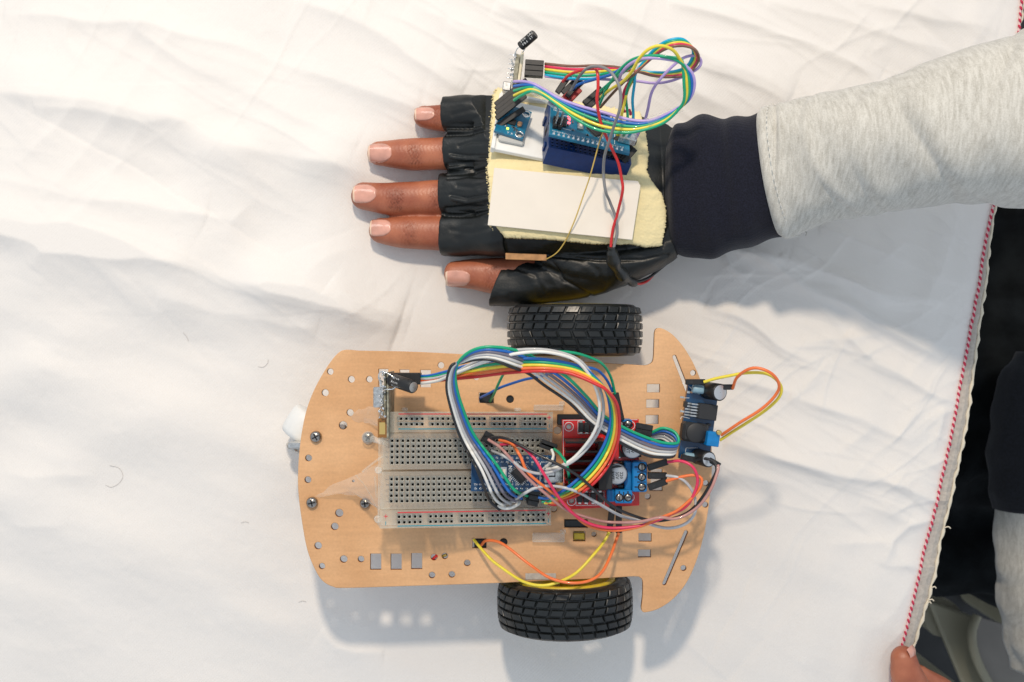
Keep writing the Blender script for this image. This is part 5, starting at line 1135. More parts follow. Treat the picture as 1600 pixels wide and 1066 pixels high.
for y_ in (6, WM-9.5): b = MB(); b.box(-0.9, -0.02, y_, y_+3.0, -8.5, -4, c=0.3); b.build('locking_lug', m_navyb, mn)
b = MB(); b.box(-0.12, 0.0, WM/2-2, WM/2+1.4, -6.5, -2.0, c=0); b.build('lug_slot', m_dark, mn)
on = on_frame(Fm, 858, 210, 8.5); un = on_frame(Fm, 984, 240, 8.5)-on; vn = on_frame(Fm, 862, 165, 8.5)-on
nn = nano('controller_board', 'teal microcontroller board with a glowing red light on the navy breadboard', frame(on, un, Vector(Fm.col[2][:3])), un.length, vn.length, m_pcb_teal, True, False, True)
NF = frame(on, un, Vector(Fm.col[2][:3]))
b = MB()
for i in range(3):
    for j in range(2):
        b.box(1.2+j*2.3, 3.2+j*2.3, 4.5+i*2.4, 6.6+i*2.4, 0.05, 2.4, 0, c=0.2); b.box(1.9+j*2.3, 2.5+j*2.3, 5.2+i*2.4, 5.8+i*2.4, 2.4, 7.5, 1, c=0.05)
b.build('header_pins', [m_black, m_metal], nn)

# radio on the glove
hb = P(806, 128, 40); ht_ = P(812, 80, 52)
r2 = thing('radio_module', 'pale radio board standing on edge past the glove, small black capacitor on its tip', 'circuit board', (hb.x, hb.y, 30))
m_cream = mat('cream_board', (0.75, 0.66, 0.46), 0.5, noise_s=30, noise_a=0.08)
b = MB(); A0 = P(811, 129, 46); A1 = P(817, 82, 52); dv = (A1-A0); Fe = frame(A0, dv, Vector((-dv.y, dv.x, 0)).normalized()*-1)
b.box(0, dv.length, -18, 0, -0.8, 0.8, c=0.1)
Fe = Matrix.Translation(A0) @ Matrix.Rotation(math.atan2(dv.y, dv.x), 4, 'Z')
b = MB(); b.box(0, dv.length+0.8, -0.3, 0.9, -17, 0, c=0.12); b.xform(Fe); b.build('board', m_cream, r2)
b = MB(); b.box(-0.6, dv.length*0.95, 1.1, 3.2, -14, -1.2, c=0.2); b.xform(Fe); b.build('second_board', m_pcbedge, r2)
b = MB()
for i in range(34):
    xx = random.uniform(0, dv.length); yy = random.uniform(3.0, 5.2); r = random.uniform(0.25, 0.6)
    b.lathe([(0.05, -r), (r*0.8, -r*0.6), (r, 0), (r*0.7, r*0.7), (0.05, r)], 7, Matrix.Translation((xx, yy, -1.2+random.uniform(-2, 0.6))), cap=False)
for i in range(6): b.tube([(2+i*2.2, 3.0, -2), (2+i*2.2, 6.4, -1.8)], 0.22, 5)
b.tube(spline([(dv.length-2, 4, -1), (dv.length+1.5, 3.0, 0.5), (dv.length+3.2, 0.5, 1)], 0.5), 0.25, 5); b.tube(spline([(dv.length-1, 1, -0.5), (dv.length+1.8, -0.6, 0.6), (dv.length+3.8, -1.2, 1)], 0.5), 0.25, 5)
b.xform(Fe); b.build('solder_blobs', m_solder, r2)
b = MB(); b.box(-4.2, 0.2, 3.6, 7.6, -10, -2.2, c=0.4); b.xform(Fe); b.build('crystal_can', m_metal, r2)
ca_ = P(813, 73, 54); cb_ = P(836, 53, 58); d_ = (cb_-ca_).normalized(); Lc = (cb_-ca_).length; T = frame(ca_, (0, 0, 1), d_)
c = MB(); c.lathe([(1.9, 0), (2.2, 0.3), (2.2, 1.3), (1.9, 1.6), (2.25, 2.0), (2.25, Lc-0.4), (1.9, Lc)], 26, T, 0); co_ = c.build('capacitor', [m_black], r2)
q = MB()
for (ang, s_) in ((0.3, 'PBd 67'), (-0.45, '50V IAC')): round_text(q, s_, 1.5, T, 2.25, 2.4, ang)
q.build('printed_marks', m_print, co_)
def housing(parent, a, b_, w=2.5, n=1, pitch=2.54, side=None, mat_=None, h=2.5, inv=None, name='connector_housing'):
    """row of n square connector shells from a to b (mm points)"""
    a = Vector(a); b_ = Vector(b_); d = b_-a; L = d.length; up = Vector((0, 0, 1)) if side is None else Vector(side)
    F = frame(a, d, up); m = MB()
    for i in range(n):
        y = (i-(n-1)/2)*pitch; m.box(0, L, y-w/2, y+w/2, -h/2, h/2, 0, c=0.22)
        m.box(L*0.2, L*0.36, y-0.28, y+0.28, h/2, h/2+0.03, 1, c=0)
    m.xform(F)
    if inv is not None: m.xform(inv.inverted())
    return m.build(name, [mat_ or m_black, m_ic], parent)
housing(r2, P(820,107,50), P(849,109,50), n=3, h=5)

# ---------------------------------------------------------------- wires
ZF = [((596,640,868,830), lambda x, y: 77-(x-600)*0.062), ((736,706,882,770), lambda x, y: 85-(x-738)*0.06), ((880,688,948,768), lambda x, y: 82), ((940,690,1000,765), lambda x, y: 70.5), ((960,760,990,790), lambda x, y: 69), ((985,718,1010,770), lambda x, y: 69), ((872,650,1000,800), lambda x, y: 61), ((1062,655,1108,698), lambda x, y: 69), ((790,560,1000,1000), lambda x, y: 50)]
def wob(p):
    sd = random.uniform(0, 99); n = len(p)
    return [q+Vector((noise.noise(Vector((i*0.07, sd, 0))), noise.noise(Vector((i*0.07, sd, 5))), noise.noise(Vector((i*0.07, sd, 9)))))*0.5*min(1, i/6, (n-1-i)/6) for i, q in enumerate(p)]
def lift_wire(p, r):
    L = []
    for q in p:
        k = kz(q.z); L.append((800+q.x*k, 533-q.y*k, q.z))
    z = np.array([a[2] for a in L]); n = len(z)
    if n < 12: return p
    fl = np.array([max([f(a[0], a[1])+r for (b_, f) in ZF if b_[0] < a[0] < b_[2] and b_[1] < a[1] < b_[3]]+[0]) for a in L])
    fl[:5] = 0; fl[-5:] = 0
    z2 = np.maximum(z, fl); k = np.exp(-(np.arange(-8, 9)/4.0)**2); k /= k.sum()
    up = z2-z; zp = np.convolve(np.pad(up, 8, 'edge'), k, 'valid'); zp[:1] = 0; zp[-1:] = 0
    zf = z+np.maximum(zp, up*0.9)
    return [P(a[0], a[1], float(b_)) for a, b_ in zip(L, zf)]
def wire(label, col, pts, r=0.72, group='loose jumper wires', hs=(), cat='wire', name='jumper_wire'):
    r *= 0.9
    p = wob(lift_wire(spline([P(*q) for q in pts], 1.0), r+0.3)); b = MB(); b.tube(p, r, 8); o = b.build(name, wire_mat(col), None, origin=tuple(p[0])); o['_base'] = tuple(p[0])
    tag(o, label, cat, group)
    for h_ in hs: housing(o, P(*h_[0]), P(*h_[1]), **(h_[2] if len(h_) > 2 else {}))
    return o
def ribbon(name, label, cols, stations, ends=None, r=0.70, tw=0.0, hs=()):
    r *= 0.9
    """stations: (ax, ay, bx, by, z[, dz]) edges of the flat cable in photo pixels"""
    n = len(cols); t = thing(name, label, 'ribbon cable', P(stations[0][0], stations[0][1], 0))
    for i, c in enumerate(cols):
        f = i/(n-1); pts = []
        for s_ in stations:
            dz = s_[5] if len(s_) > 5 else 0; pts.append(P(s_[0]*(1-f)+s_[2]*f, s_[1]*(1-f)+s_[3]*f, s_[4]+dz*f))
        if ends and i in ends: pts += [P(*q) for q in ends[i]]
        b = MB(); b.tube(lift_wire(spline(pts, 1.0), r+0.3), r, 8); b.build('strand', wire_mat(c), t)
    for h_ in hs: housing(t, P(*h_[0]), P(*h_[1]), **(h_[2] if len(h_) > 2 else {}))
    return t
def z5s(L): return [(*Z5(a, b), *Z5(c, d), z, *rest) for (a, b, c, d, z, *rest) in L]
# rainbow ribbon: blue, green, yellow, orange, red
ribbon('rainbow_ribbon_cable', 'rainbow ribbon cable curling from the radio board over the car to the controller', ['blue', 'green', 'yellow', 'orange', 'red'],
  [(656,588,656,596,69,0),(672,587,672,596,72,0),(700,580,702,593,80,0),(740,569,744,589,90,0),(790,562,792,583,98,0),(840,561,842,580,102,0),(884,567,882,582,102,0),(912,576,908,590,100,3),(930,590,930,600,98,6),(945,608,948,610,96,8),(952,630,964,632,93,6),(954,660,968,664,88,2),(946,690,964,696,83,0),(930,719,950,728,78,0),(908,744,928,755,73,0),(884,764,902,774,69,-1),(862,776,876,783,66,0)],
  {0: [(850,779,66),(841,777,66)], 1: [(858,784,65),(846,784,65)], 2: [(866,786,65),(850,786,65)], 3: [(862,787,65),(852,785,65)], 4: [(868,789,65),(856,787,65)]}, r=0.78,
  hs=[(P and (826,776,65), (842,779,65), dict(n=3, w=2.5))])
# ribbon B
GB = [(824,775,781,797,66),(803,765,764,780,68),(775,725,746,735,74),(741,680,719,682,80),(722,635,703,632,87),(713,602,698,600,93),(712,577,705,572,98,3),(722,559,722,567,103,-4),(742,546,745,562,106,-2),(768,542,770,563,107,-2),(804,547,800,574,104),(842,563,826,584,96),(884,588,850,602,90),(915,618,890,630,86),(944,650,922,662,83),(980,671,962,688,80),(1019,687,1009,711,78),(1044,693,1040,715,77),(1060,691,1053,712,75,-2),(1055,676,1050,702,73,-4),(1036,669,1036,689,72,-5),(1018,676,1018,686,70,-5)]
ribbon('six_strand_ribbon_cable', 'ribbon cable with a green edge looping off the breadboard to the converter board', ['green', 'blue', 'slate', 'silver', 'white', 'black'], GB, r=0.78,
  hs=[((992,673,70), (1018,678,70), dict(n=3)), ((776,790,62), (786,776,60), dict(n=1)), ((842,777,62), (822,778,62), dict(n=2)), ((800,782,60),(786,770,60), dict(n=2))])
wire('white wire looping highest over the car ribbon cables', 'white', [(656,599,70),(680,597,76),(712,583,88),(760,564,100),(808,552,106),(855,551,107),(897,562,105),(920,584,101),(935,616,97),(937,648,93),(926,680,88),(900,711,82),(876,728,77),(852,734,72)], 0.8)
wire('grey wire running alongside the highest white loop', 'silver', [(656,592,69),(680,591,74),(712,581,86),(760,558,98),(808,548,103),(855,547,104),(899,560,102),(924,584,98),(940,616,94),(942,648,90),(931,682,85),(904,714,79),(872,733,74),(845,739,72),(818,733,71),(797,718,70),(769,704,68)], 0.78)
wire('short white wire bending out of the breadboard connector by the usb socket', 'white', [(862,703,72),(865,712,74),(862,722,74),(849,733,71)], 0.75, hs=[((843,694,66), (863,702,70), dict(n=1))])
wire('short green wire dropping from the breadboard onto the heat sink', 'green', [(866,702,72),(874,708,75),(884,722,76),(888,740,74),(890,757,72)], 0.75, hs=[((846,690,66), (867,699,70), dict(n=1))])
wire('blue motor wire entering the upper plate opening', 'blue', [(750,625,40),(754,620,50),(782,606,62),(814,595,70),(850,588,78),(890,576,88),(925,576,86),(943,588,78),(957,612,68)], 0.72)
wire('green motor wire over the plate edge by the upper wheel', 'green', [(765,631,42),(767,624,50),(774,611,60),(785,587,72),(805,562,84),(840,551,92),(880,550,92),(912,555,88),(940,569,82),(955,590,74),(961,615,68)], 0.72, hs=[((961,614,67), (970,656,66), dict(n=1, w=3.2))])
wire('black wire crossing over the controller and the terminals', 'black', [(759,686,70),(785,684,76),(808,693,80),(840,710,83),(871,725,85),(903,744,85),(935,772,80),(967,797,74),(999,809,70),(1028,813,68),(1058,808,68),(1080,798,70),(1098,777,72),(1112,751,74),(1119,734,74),(1114,722,72),(1102,717,70),(1086,719,67)], 0.78, hs=[((1064,714,65), (1088,719,66), dict(n=1)), ((772,690,66), (755,680,66), dict(n=2))])
wire('rosy brown wire sweeping low across the red board', 'rosy', [(763,687,72),(782,701,76),(808,728,80),(833,755,80),(859,778,78),(887,797,74),(919,809,70),(951,816,68),(999,815,72),(1031,809,74),(1052,811,74),(1074,804,74),(1095,788,75),(1113,761,76),(1122,735,75),(1122,727,74)], 0.78, hs=[((1104,716,68), (1123,727,72), dict(n=1))])
wire('orange wire from breadboard to the three way terminal', 'orange', [(780,688,66),(800,694,72),(812,712,78),(822,736,80),(846,757,80),(871,776,77),(887,794,74),(910,816,70),(935,826,69),(967,829,69),(999,823,70),(1031,810,71),(1056,799,72),(1080,780,73),(1094,762,74),(1095,748,74),(1082,743,73),(1062,746,72),(1041,752,70)], 0.78, hs=[((1013,762,68), (1042,752,69), dict(n=1, w=3.0))])
wire('crimson wire from breadboard to the topmost terminal', 'crimson', [(782,695,66),(806,694,72),(830,711,80),(849,740,83),(868,771,80),(891,800,75),(916,816,71),(951,825,70),(985,824,70),(1018,816,70),(1050,803,71),(1074,789,72),(1088,764,74),(1090,745,75),(1081,729,75),(1063,721,73),(1043,722,71)], 0.78, hs=[((1012,731,68), (1043,722,70), dict(n=1, w=3.0))])
wire('light grey wire from breadboard to the middle terminal', 'silver', [(782,789,60),(800,783,64),(818,771,70),(840,762,74),(871,761,75),(903,769,74),(935,786,72),(967,804,69),(999,813,66),(1020,821,66),(1041,825,67),(1062,822,68),(1078,813,69),(1087,798,70),(1086,776,71),(1077,759,72),(1062,747,72),(1041,743,70)], 0.78, hs=[((1012,743,67), (1042,744,69), dict(n=1, w=3.0))])
wire('thick white wire end tucked under the controller', 'white', [(778,791,66),(790,795,68),(802,793,68),(812,786,66),(801,783,64)], 0.8)
wire('yellow jumper arching off the converter over the cloth', 'yellow', [(1100,597,68),(1125,590,72),(1161,583,76),(1194,583,78),(1212,592,78),(1221,606,76),(1216,622,74),(1194,643,70),(1164,664,66),(1125,688,60)], 0.8, 'jumpers arching off the converter', [((1071,597,65), (1102,597,67), dict(n=1))])
wire('orange jumper arching off the converter over the cloth', 'orange', [(1145,607,68),(1151,591,74),(1167,578,79),(1185,575,81),(1206,584,82),(1218,601,80),(1213,617,77),(1188,640,73),(1155,661,68),(1127,680,62)], 0.8, 'jumpers arching off the converter', [((1122,605,67), (1146,605,68), dict(n=1))])
wire('yellow motor wire hanging in a loop over the lower wheel', 'yellow', [(740,843,50),(753,859,54),(770,877,58),(794,895,62),(820,909,68),(846,915,72),(872,910,72),(900,895,68),(927,866,64),(944,846,60),(952,832,58)], 0.78, 'lower motor wires', [((957,790,56), (952,832,57), dict(n=1, w=2.8))])
wire('red motor wire hanging in a loop over the lower wheel', 'orange', [(752,852,48),(760,845,53),(779,847,58),(798,859,62),(827,882,66),(853,900,72),(874,908,75),(898,911,76),(922,907,74),(941,893,70),(955,867,64),(962,847,60),(967,833,58)], 0.78, 'lower motor wires', [((967,790,56), (967,833,57), dict(n=1, w=2.8))])

# wires on the glove
def q1(L): return [(*Z1(a, b), z) for a, b, z in L]
st = [(440,345,440,275,50),(600,366,600,290,56),(750,366,750,287,62),(880,332,880,296,68),(960,318,1000,320,72,3),(1100,328,1100,347,74),(1200,328,1200,357,76),(1300,302,1310,342,80),(1345,245,1384,262,84),(1350,185,1372,195,88,3),(1290,125,1305,166,92),(1200,132,1225,170,92),(1120,182,1150,202,88),(1050,262,1070,265,82),(1000,335,985,345,78)]
st = [(*Z1(a, b), *Z1(c, d), z, *r_) for (a, b, c, d, z, *r_) in st]
ribbon('rainbow_ribbon_cable', 'rainbow ribbon cable looping beside the navy cuff from the pale radio board', ['sky', 'green', 'yellow', 'crimson', 'brown'], st,
  {0: q1([(992,400,74),(980,500,68),(985,600,62),(970,700,56),(946,775,50)]), 1: q1([(960,400,74),(940,480,68),(950,600,62),(938,700,56),(915,750,50)]), 2: q1([(985,370,74),(950,440,70),(925,540,66),(900,650,60),(878,750,52)]),
   3: q1([(965,380,72),(930,440,66),(920,520,60),(930,570,56),(962,560,56),(968,590,54)]), 4: q1([(930,385,70),(870,445,64),(780,545,54)])}, r=0.74,
  hs=[(P and (*Z1(880,750), 52), (*Z1(835,810), 46), dict(n=2)), ((*Z1(950,770), 50), (*Z1(895,835), 44), dict(n=2))])
st = [(250,385,250,500,58),(310,385,300,468,64),(370,400,360,445,68),(440,438,430,470,70),(530,490,530,540,72),(650,535,620,610,74),(800,575,760,680,76),(950,618,900,700,77),(1065,628,1020,690,78),(1160,600,1170,640,80),(1290,530,1270,550,84),(1345,470,1300,490,88),(1362,390,1298,400,92),(1338,320,1292,310,95)]
st = [(*Z1(a, b), *Z1(c, d), z) for (a, b, c, d, z) in st]
ribbon('five_strand_cable', 'bundled lavender, blue, green and yellow cable in a wide loop from the motion sensor', ['lavender', 'blue', 'green', 'yellow', 'green'], st,
  {0: q1([(1270,266,97),(1180,246,98),(1100,240,97),(1020,250,94),(950,290,88),(905,350,80),(903,400,72)]), 1: q1([(1268,262,95),(1180,240,95),(1100,234,94),(1020,243,90),(940,285,84),(850,340,76),(750,370,68),(650,402,60),(600,440,54)]),
   2: q1([(1262,258,99),(1180,232,99),(1100,226,97),(1020,236,93),(950,268,87),(880,340,80),(820,430,70),(772,535,58)]), 3: q1([(1268,240,100),(1225,188,104),(1150,164,106),(1080,186,104),(1020,245,99),(975,325,92),(920,385,84),(850,430,74),(785,480,62)]), 4: q1([(1280,250,96),(1210,236,96),(1120,230,94),(1040,250,90),(960,300,82),(870,370,72),(775,450,60)])}, r=0.80,
  hs=[((774+0.4*i_, 164+7.2*i_, 44+1.2*i_), (801+1.2*i_, 131+7.4*i_, 60+0.5*i_), dict(n=1, w=2.3)) for i_ in range(4)]+[((775,199,44), (804.5,172,56), dict(n=1, w=2.6))])
for (pa, pb, lab) in (((1070,632,79), (1285,530,84.5), 'clear tape binding the lavender cable loop near the cuff'), ((362,425,69), (528,500,73), 'clear tape binding the lavender cable near the motion sensor')):
    a = P(*Z1(pa[0], pa[1]+8), pa[2]); c = P(*Z1(pb[0], pb[1]+8), pb[2]); F = frame(a, c-a, (0, 0, 1)); L = (c-a).length
    b = MB(); pr = [(0, 4.2 if pa[0] > 900 else 3.6), (L, 2.9 if pa[0] > 900 else 6.8)]
    v = []; N_ = 12
    for i in range(N_):
        f = i/(N_-1); w = (pr[0][1]*(1-f)+pr[1][1]*f)/2
        for k in range(12): an = 2*PI*k/12; v.append((L*f, w*math.cos(an), 1.5*math.sin(an)+0.25*noise.noise(Vector((i*0.7, k*0.5, 1)))))
    b.add(v, [(i*12+k, i*12+(k+1) % 12, (i+1)*12+(k+1) % 12, (i+1)*12+k) for i in range(N_-1) for k in range(12)], 0, True); b.xform(F)
    o = b.build('tape_piece', m_tape, None, origin=tuple(a), fixn=False); tag(o, lab, 'tape')
G = 'battery leads on the glove'
wire('red lead running from the glove breadboard across the white card to the black sleeve joint', 'red', q1([(550,385,62),(590,342,68),(660,316,74),(740,304,80),(763,330,84),(769,420,84),(760,500,82),(775,600,78),(810,700,74),(850,790,70),(890,880,66),(910,980,62),(918,1060,60)])+[(*Z3(a, b), z) for a, b, z in ((690,315,53),(668,395,50),(660,480,48))], 0.78, G, [((*Z1(515,455), 50), (*Z1(552,378), 60), dict(n=1))])
wire('grey lead running from the glove breadboard across the white card to the black sleeve joint', 'grey', q1([(600,440,60),(625,400,64),(660,345,72),(710,298,80),(770,290,88),(840,320,92),(890,390,94),(908,470,93),(900,560,90),(870,650,84),(835,760,76),(808,850,69),(800,950,62),(812,1060,60)])+[(*Z3(a, b), z) for a, b, z in ((655,262,55),(686,345,52),(690,420,50),(672,490,48))], 0.78, G, [((*Z1(560,470), 52), (*Z1(620,392), 61), dict(n=2))])
b = MB(); pj = spline([P(*Z3(a, c), z) for a, c, z in ((662,478,48),(668,520,45),(682,570,40),(715,615,34),(748,640,28),(775,656,22))], 1.0)
b.tube(pj, [1.9 if i < 3 else 3.2-0.5*math.sin(i*0.55)-1.7*(i/len(pj))**2 for i in range(len(pj))], 14); o = b.build('taped_joint', mat('black_tape', (0.02, 0.022, 0.022), 0.35, bump=0.6, bump_s=30, bump_d=0.5), None, origin=tuple(pj[0])); tag(o, 'lump of black tape joining the leads at the base of the thumb', 'tape joint')
wire('red lead slipping under the navy cuff', 'red', [(*Z3(a, c), z) for a, c, z in ((772,652,22),(800,655,18),(840,638,15),(880,592,15),(920,540,18),(975,490,24),(1010,450,28))], 0.8, G)
wire('black lead slipping under the navy cuff', 'black', [(*Z3(a, c), z) for a, c, z in ((770,650,23),(800,644,20),(845,625,17),(890,590,17),(940,548,20),(990,500,25),(1020,460,28))], 0.8, G)
wire('thin gold wire stretched from the glove breadboard to the copper tab', 'ochre', q1([(800,690,66),(775,760,66),(730,920,62),(692,1045,57)])+[(*Z3(a, c), z) for a, c, z in ((498,315,53),(468,395,50),(440,455,45),(400,512,40),(352,538,35))], 0.36, 'thin wire', name='thin_wire')
wire('single lavender wire crossing the cable loops to the navy breadboard', 'lavender', q1([(440,352,50),(600,372,54),(800,372,60),(1000,382,64),(1100,390,66),(1200,383,70),(1300,350,76),(1385,300,82),(1402,255,84),(1370,228,86),(1300,240,86),(1225,292,84),(1150,370,80),(1098,450,74),(1072,560,66),(1045,650,58),(1000,740,50),(978,775,47)]), 0.74)
for (a_, za, b_, zb, n_, m_h) in (((690,535),54,(748,465),64,2,None), ((592,745),52,(690,640),68,3,None), ((985,790),50,(925,860),44,2,None), ((935,760),52,(880,830),45,2,None), ((905,740),54,(850,800),46,2,None), ((560,510),52,(612,440),60,2,mat('red_shell', (0.35, 0.01, 0.01), 0.4)), ((515,455),52,(550,385),62,1,None), ((575,480),54,(628,395),63,1,None)):
    housing(mn, P(*Z1(*a_), za), P(*Z1(*b_), zb), n=n_, mat_=m_h, inv=Fm)
b = MB(); x, y = P(822, 401.5, 36)[:2]; b.box(x-10, x+10, y-1.6, y+1.6, 33.6, 34.6, c=0.2); 
for i in range(len(b.v)): vx, vy, vz = b.v[i]; b.v[i] = (vx, vy+0.25*math.sin(vx*1.3)-0.03*(vx-x), vz-0.02*abs(vx-x)**1.3)
o = b.build('copper_tab', mat('copper_tab', (0.52, 0.27, 0.11), 0.4, 0.3, noise_s=30, noise_a=0.15), None, origin=(x, y, 34)); tag(o, 'narrow ragged copper coloured tab stuck on the glove above the thumb', 'tab')

# ================================================================== BEYOND THE TABLE'S EDGE
m_trou = mat('black_trousers', (0.010, 0.012, 0.013), 0.95, noise_s=6, noise_a=0.3, bump=0.4, bump_s=60, bump_d=0.4, sheen=0.02, spec=0.1)
def pgrid(name, fn, nu, nv, mats, parent, thick=3.0, **kw):
    b = MB(); b.v = [fn(i/(nu-1), j/(nv-1)) for j in range(nv) for i in range(nu)]
    n0 = nu*nv; b.v += [(x, y, z-thick) for x, y, z in b.v]
    for j in range(nv-1):
        for i in range(nu-1): a = j*nu+i; b.f += [(a, a+1, a+nu+1, a+nu), (n0+a, n0+a+nu, n0+a+nu+1, n0+a+1)]
    E_ = list(range(nu))+[j*nu+nu-1 for j in range(1, nv)]+[(nv-1)*nu+i for i in range(nu-2, -1, -1)]+[j*nu for j in range(nv-2, 0, -1)]
    for a, c in zip(E_, E_[1:]+E_[:1]): b.f.append((a, c, n0+c, n0+a))
    b.m = [0]*len(b.f); b.s = [True]*len(b.f); return b.build(name, mats, parent, **kw)
# thighs: two thick tapered limbs along x
b = MB()
def limb(pts, n=40): loft(b, [(Vector(c), w, h, 2.3) for (c, w, h) in pts], n)
limb([((190,-40,-330),60,55),((215,-38,-300),85,75),((290,-30,-280),98,85),((380,-20,-270),108,92),((470,-10,-265),112,96)])
limb([((185,150,-335),60,55),((215,148,-305),85,75),((290,140,-285),98,85),((380,120,-275),108,92),((470,100,-270),112,96)])
limb([((215,-140,-330),48,48),((300,-146,-310),50,52),((480,-172,-300),55,56)])
limb([((200,55,-330),45,45),((300,55,-320),60,50),((470,50,-310),70,60)])
tme = remeshed(b, 4.0, 8); co = get_co(tme)/S; no = get_no(tme); d = 3.0*vnoise(co[:, 0], co[:, 1], 22, 31)-4.5*np.abs(vnoise(co[:, 0]+co[:, 1]*0.5, co[:, 1]-co[:, 0]*0.3, 35, 32))
set_co(tme, (co+no*d[:, None])*S-np.array(person['_base'])*S); tme.materials.append(m_trou); tme.polygons.foreach_set('use_smooth', np.ones(len(tme.polygons), bool)); link('trousers', tme, person)
# other sleeve resting in the lap
def P2(px, py, z): return P(px, py, z)
def lap_loft(name, secs, m, disp=1.0, n=90):
    q = []; 
    for (px, py, z, w, h) in secs: q.append((*P(px, py, z), w, h))
    A = np.array(q); d = np.concatenate([[0], np.cumsum(np.linalg.norm(np.diff(A[:, :3], axis=0), axis=1))]); out = []
    for s_ in np.arange(0, d[-1], 2.0): r = [np.interp(s_, d, A[:, k]) for k in range(5)]; out.append((Vector(r[:3]), r[3]+disp*1.6*noise.noise(Vector((s_*0.08, 1, 2))), r[4], 2.2))
    b = MB(); N = len(out); v = []
    for i, (c, w, h, e) in enumerate(out):
        t = out[min(i+1, N-1)][0]-out[max(i-1, 0)][0]; r = ring(c, t, w, h, e, n)
        for k, p in enumerate(r): dd = p-Vector(c); g = disp*(1.8*noise.noise(Vector((p.x*0.05, p.y*0.05, p.z*0.05)))+1.0*noise.noise(Vector((p.x*0.12, p.y*0.03, p.z*0.1)))); v.append(p+dd.normalized()*g)
    f = [(i*n+k, i*n+(k+1) % n, (i+1)*n+(k+1) % n, (i+1)*n+k) for i in range(N-1) for k in range(n)]+[tuple(range(n))[::-1], tuple(range((N-1)*n, N*n))]
    b.add(v, f, 0, True); return b.build(name, m, person)
lap_loft('cuff', [(1655,575,-150,27,24),(1640,610,-150,32,27),(1632,690,-150,34,28),(1634,795,-150,34,29)], mat('dark_navy_knit', (0.007, 0.008, 0.013), 0.95, sheen=0.1, noise_s=60, noise_a=0.3, bump=0.6, bump_s=120))
lap_loft('sleeve', [(1636,782,-150,33,28),(1642,830,-150,36,30),(1662,900,-150,42,34),(1700,1010,-150,50,40)], m_grey, 1.3)
b = MB(); b.tube(spline([P(1565,800,-178), P(1568,850,-180), P(1578,910,-182), P(1595,965,-184), P(1620,1010,-186)], 4), 4.5, 10); b.build('blue_drawstring_bag_edge' if False else 'blue_lining', mat('blue_lining', (0.008, 0.035, 0.16), 0.7), person)
# chair of olive beige plastic
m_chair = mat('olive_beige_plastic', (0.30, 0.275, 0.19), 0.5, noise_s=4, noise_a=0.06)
m_chair2 = mat('brown_grey_chair_plastic', (0.20, 0.18, 0.155), 0.5, noise_s=4, noise_a=0.06)  # darker brown-grey tone for the seat recess
ch = thing('chair', 'olive beige moulded plastic chair in shadow under the tablecloth corner', 'chair', (240, -240, -740))
def chair_fn(u, v):
    p = P(1450+v*95+u*330, 938+v*230+u*120, -385+10*math.cos(u*3.0)+25*(v-0.2)**2); return (p.x, p.y, p.z)
pgrid('seat', chair_fn, 50, 40, m_chair, ch, 6)
b = MB(); rim = spline([P(1527,962,-345), P(1519,985,-343), P(1520,1010,-341), P(1530,1040,-340), P(1550,1075,-340), P(1580,1110,-340)], 5); b.tube(rim, 3.6, 12); b.build('moulded_rim', m_chair, ch)
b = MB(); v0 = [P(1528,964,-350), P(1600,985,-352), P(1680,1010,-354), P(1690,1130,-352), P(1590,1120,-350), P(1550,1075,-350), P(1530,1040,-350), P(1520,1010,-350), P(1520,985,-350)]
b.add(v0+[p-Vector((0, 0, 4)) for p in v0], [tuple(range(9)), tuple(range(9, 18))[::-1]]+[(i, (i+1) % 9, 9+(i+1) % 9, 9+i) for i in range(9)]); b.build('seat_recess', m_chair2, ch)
for (lx, ly) in ((365, -235), (520, -290), (415, -340), (560, -390)):
    b = MB(); b.tube([(lx, ly, -385), (lx+(8 if lx > 300 else -8), ly, -740)], [16, 12], 12); b.build('leg', m_chair, ch)
# second person's fingers pinching the hem
p2 = thing('person', 'bare brown fingers pinching the stitched corner of the tablecloth', 'person', P(1420, 1066, 0))
hm2 = MB()
def fing(ctrl, tip):
    s_ = [(P(px, py, z), w, h, 2.1) for (px, py, z, w, h) in ctrl]; A = []
    for i in range(len(s_)-1):
        for k in range(6): f = k/6; A.append((s_[i][0].lerp(s_[i+1][0], f), s_[i][1]*(1-f)+s_[i+1][1]*f, s_[i][2]*(1-f)+s_[i+1][2]*f, 2.1))
    A.append(s_[-1]); T = P(*tip); c0, w, h, e = A[0]; res = []
    for f in (0.0, 0.05, 0.15, 0.3, 0.5, 0.75): k = max(0.08, math.sqrt(1-(1-f)**2)); res.append((T.lerp(c0, f), w*k, h*k, e))
    loft(hm2, res+A, 28); return res+A
thumb2 = fing([(1412,1030,8,6.6,6.2),(1416,1052,8,8.0,7.2),(1428,1080,6,9.0,8.0),(1455,1120,2,10.5,9),(1500,1165,-8,13,12)], (1406,1009,7))
fing([(1440,1060,-8,6,6),(1470,1080,-10,7.5,7),(1500,1120,-12,9,8),(1530,1170,-14,12,11)], (1420,1042,-8))
fing([(1475,1085,-16,6,6),(1505,1105,-16,8,7),(1535,1140,-16,9,8),(1560,1180,-16,12,11)], (1455,1068,-14))
fing([(1500,1110,-22,6,6),(1530,1130,-20,8,7),(1560,1165,-20,9,8),(1590,1200,-18,12,11)], (1485,1095,-20))
fing([(1530,1140,-26,5,5),(1555,1160,-24,7,6),(1580,1190,-22,8,7),(1610,1220,-20,10,9)], (1512,1125,-24))
loft(hm2, [(P(1500,1150,-10), 22, 12, 2.3), (P(1540,1190,-14), 32, 15, 2.4), (P(1590,1250,-16), 34, 17, 2.4), (P(1640,1320,-14), 27, 19, 2.2), (P(1700,1420,-10), 27, 21, 2.1)], 36)
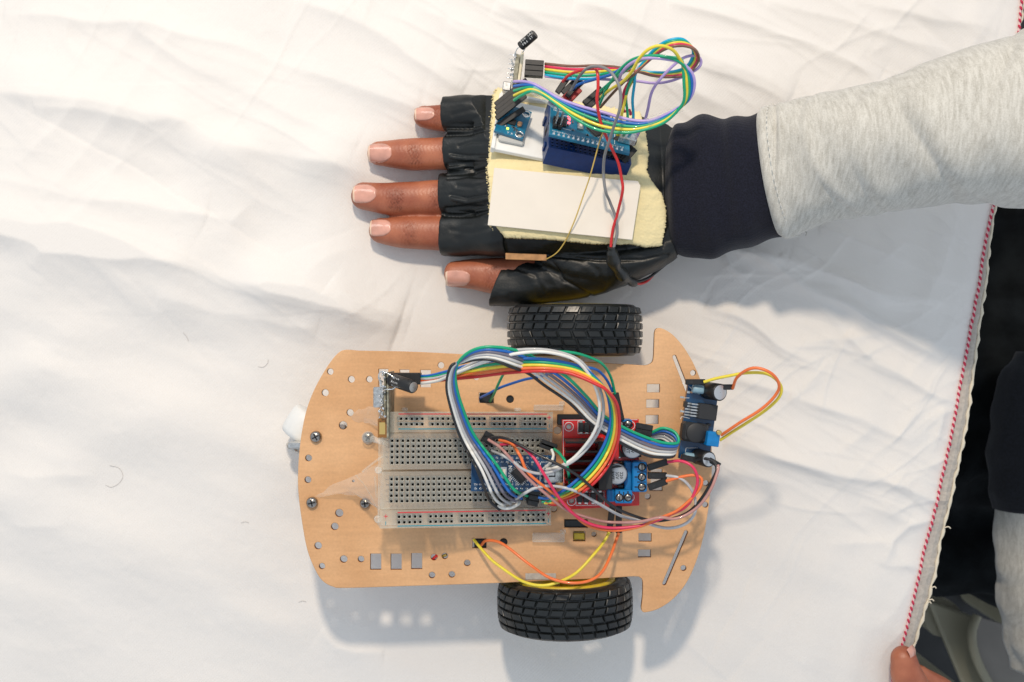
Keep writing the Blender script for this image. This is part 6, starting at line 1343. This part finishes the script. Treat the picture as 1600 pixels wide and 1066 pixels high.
m2e = remeshed(hm2, 0.8, 6); co = get_co(m2e); set_co(m2e, co-np.array(p2['_base'], dtype=float)*S); m2e.materials.append(m_skin); m2e.polygons.foreach_set('use_smooth', np.ones(len(m2e.polygons), bool)); h2 = link('hand', m2e, p2); h2['_base'] = tuple(p2['_base'])
b = MB(); v = []; NI, NJ = 10, 9; a0 = P(1411, 1014, 13); a1 = P(1421, 1042, 15); ax = (a1-a0); ax.z = 0; Ln = ax.length; ax.normalize(); sd_ = Vector((-ax.y, ax.x, 0))
if sd_.x < 0: sd_ = -sd_
for i in range(NI):
    f = i/(NI-1)
    for j in range(NJ):
        g = j/(NJ-1); th_ = 0.25+g*1.15; rr = 6.9*(0.80+0.2*math.sin(PI*min(1, f*1.5+0.2))); c = a0+ax*(Ln*f)
        q = Vector((P(1406+14*f, 1012+30*f, 8).x, P(1406+14*f, 1012+30*f, 8).y, 8)); v.append(q+sd_*(rr*math.sin(th_))+Vector((0, 0, 1))*(rr*math.cos(th_)*0.94)+ax*(-0.8*math.sin(PI*g)*(1-f)))
b.add(v, [(i*NJ+j, (i+1)*NJ+j, (i+1)*NJ+j+1, i*NJ+j+1) for i in range(NI-1) for j in range(NJ-1)], 0, True); o = b.build('nail', m_nail, h2, fixn=False)

# lint on the cloth
m_hair = mat('hair', (0.48, 0.44, 0.41), 0.5)
for (pts, lab) in (([(163,758),(172,762),(184,756),(190,744),(184,732),(170,728)], 'thin curled hair lying on the cloth left of the caster'), ([(402,573),(410,574),(417,568),(418,562)], 'tiny bent fibre on the cloth up left of the car'), ([(376,818),(382,816),(388,818)], 'speck of lint on the cloth left of the lower car corner'), ([(466,942),(472,940),(478,941)], 'short curved fibre on the cloth below the car front'), ([(285,520),(290,527),(292,533)], 'short fibre on the cloth in the middle of the left side')):
    q = [Vector((*mm(*a), 0)) for a in pts]
    for v_ in q: v_.z = float(cloth_height(np.array([v_.x]), np.array([v_.y]))[0])+0.25
    b = MB(); b.tube(spline(q, 0.6), 0.08, 5); tag(b.build('lint_fibre', m_hair, None, origin=tuple(q[0])), lab, 'fibre', 'fibres on the cloth')
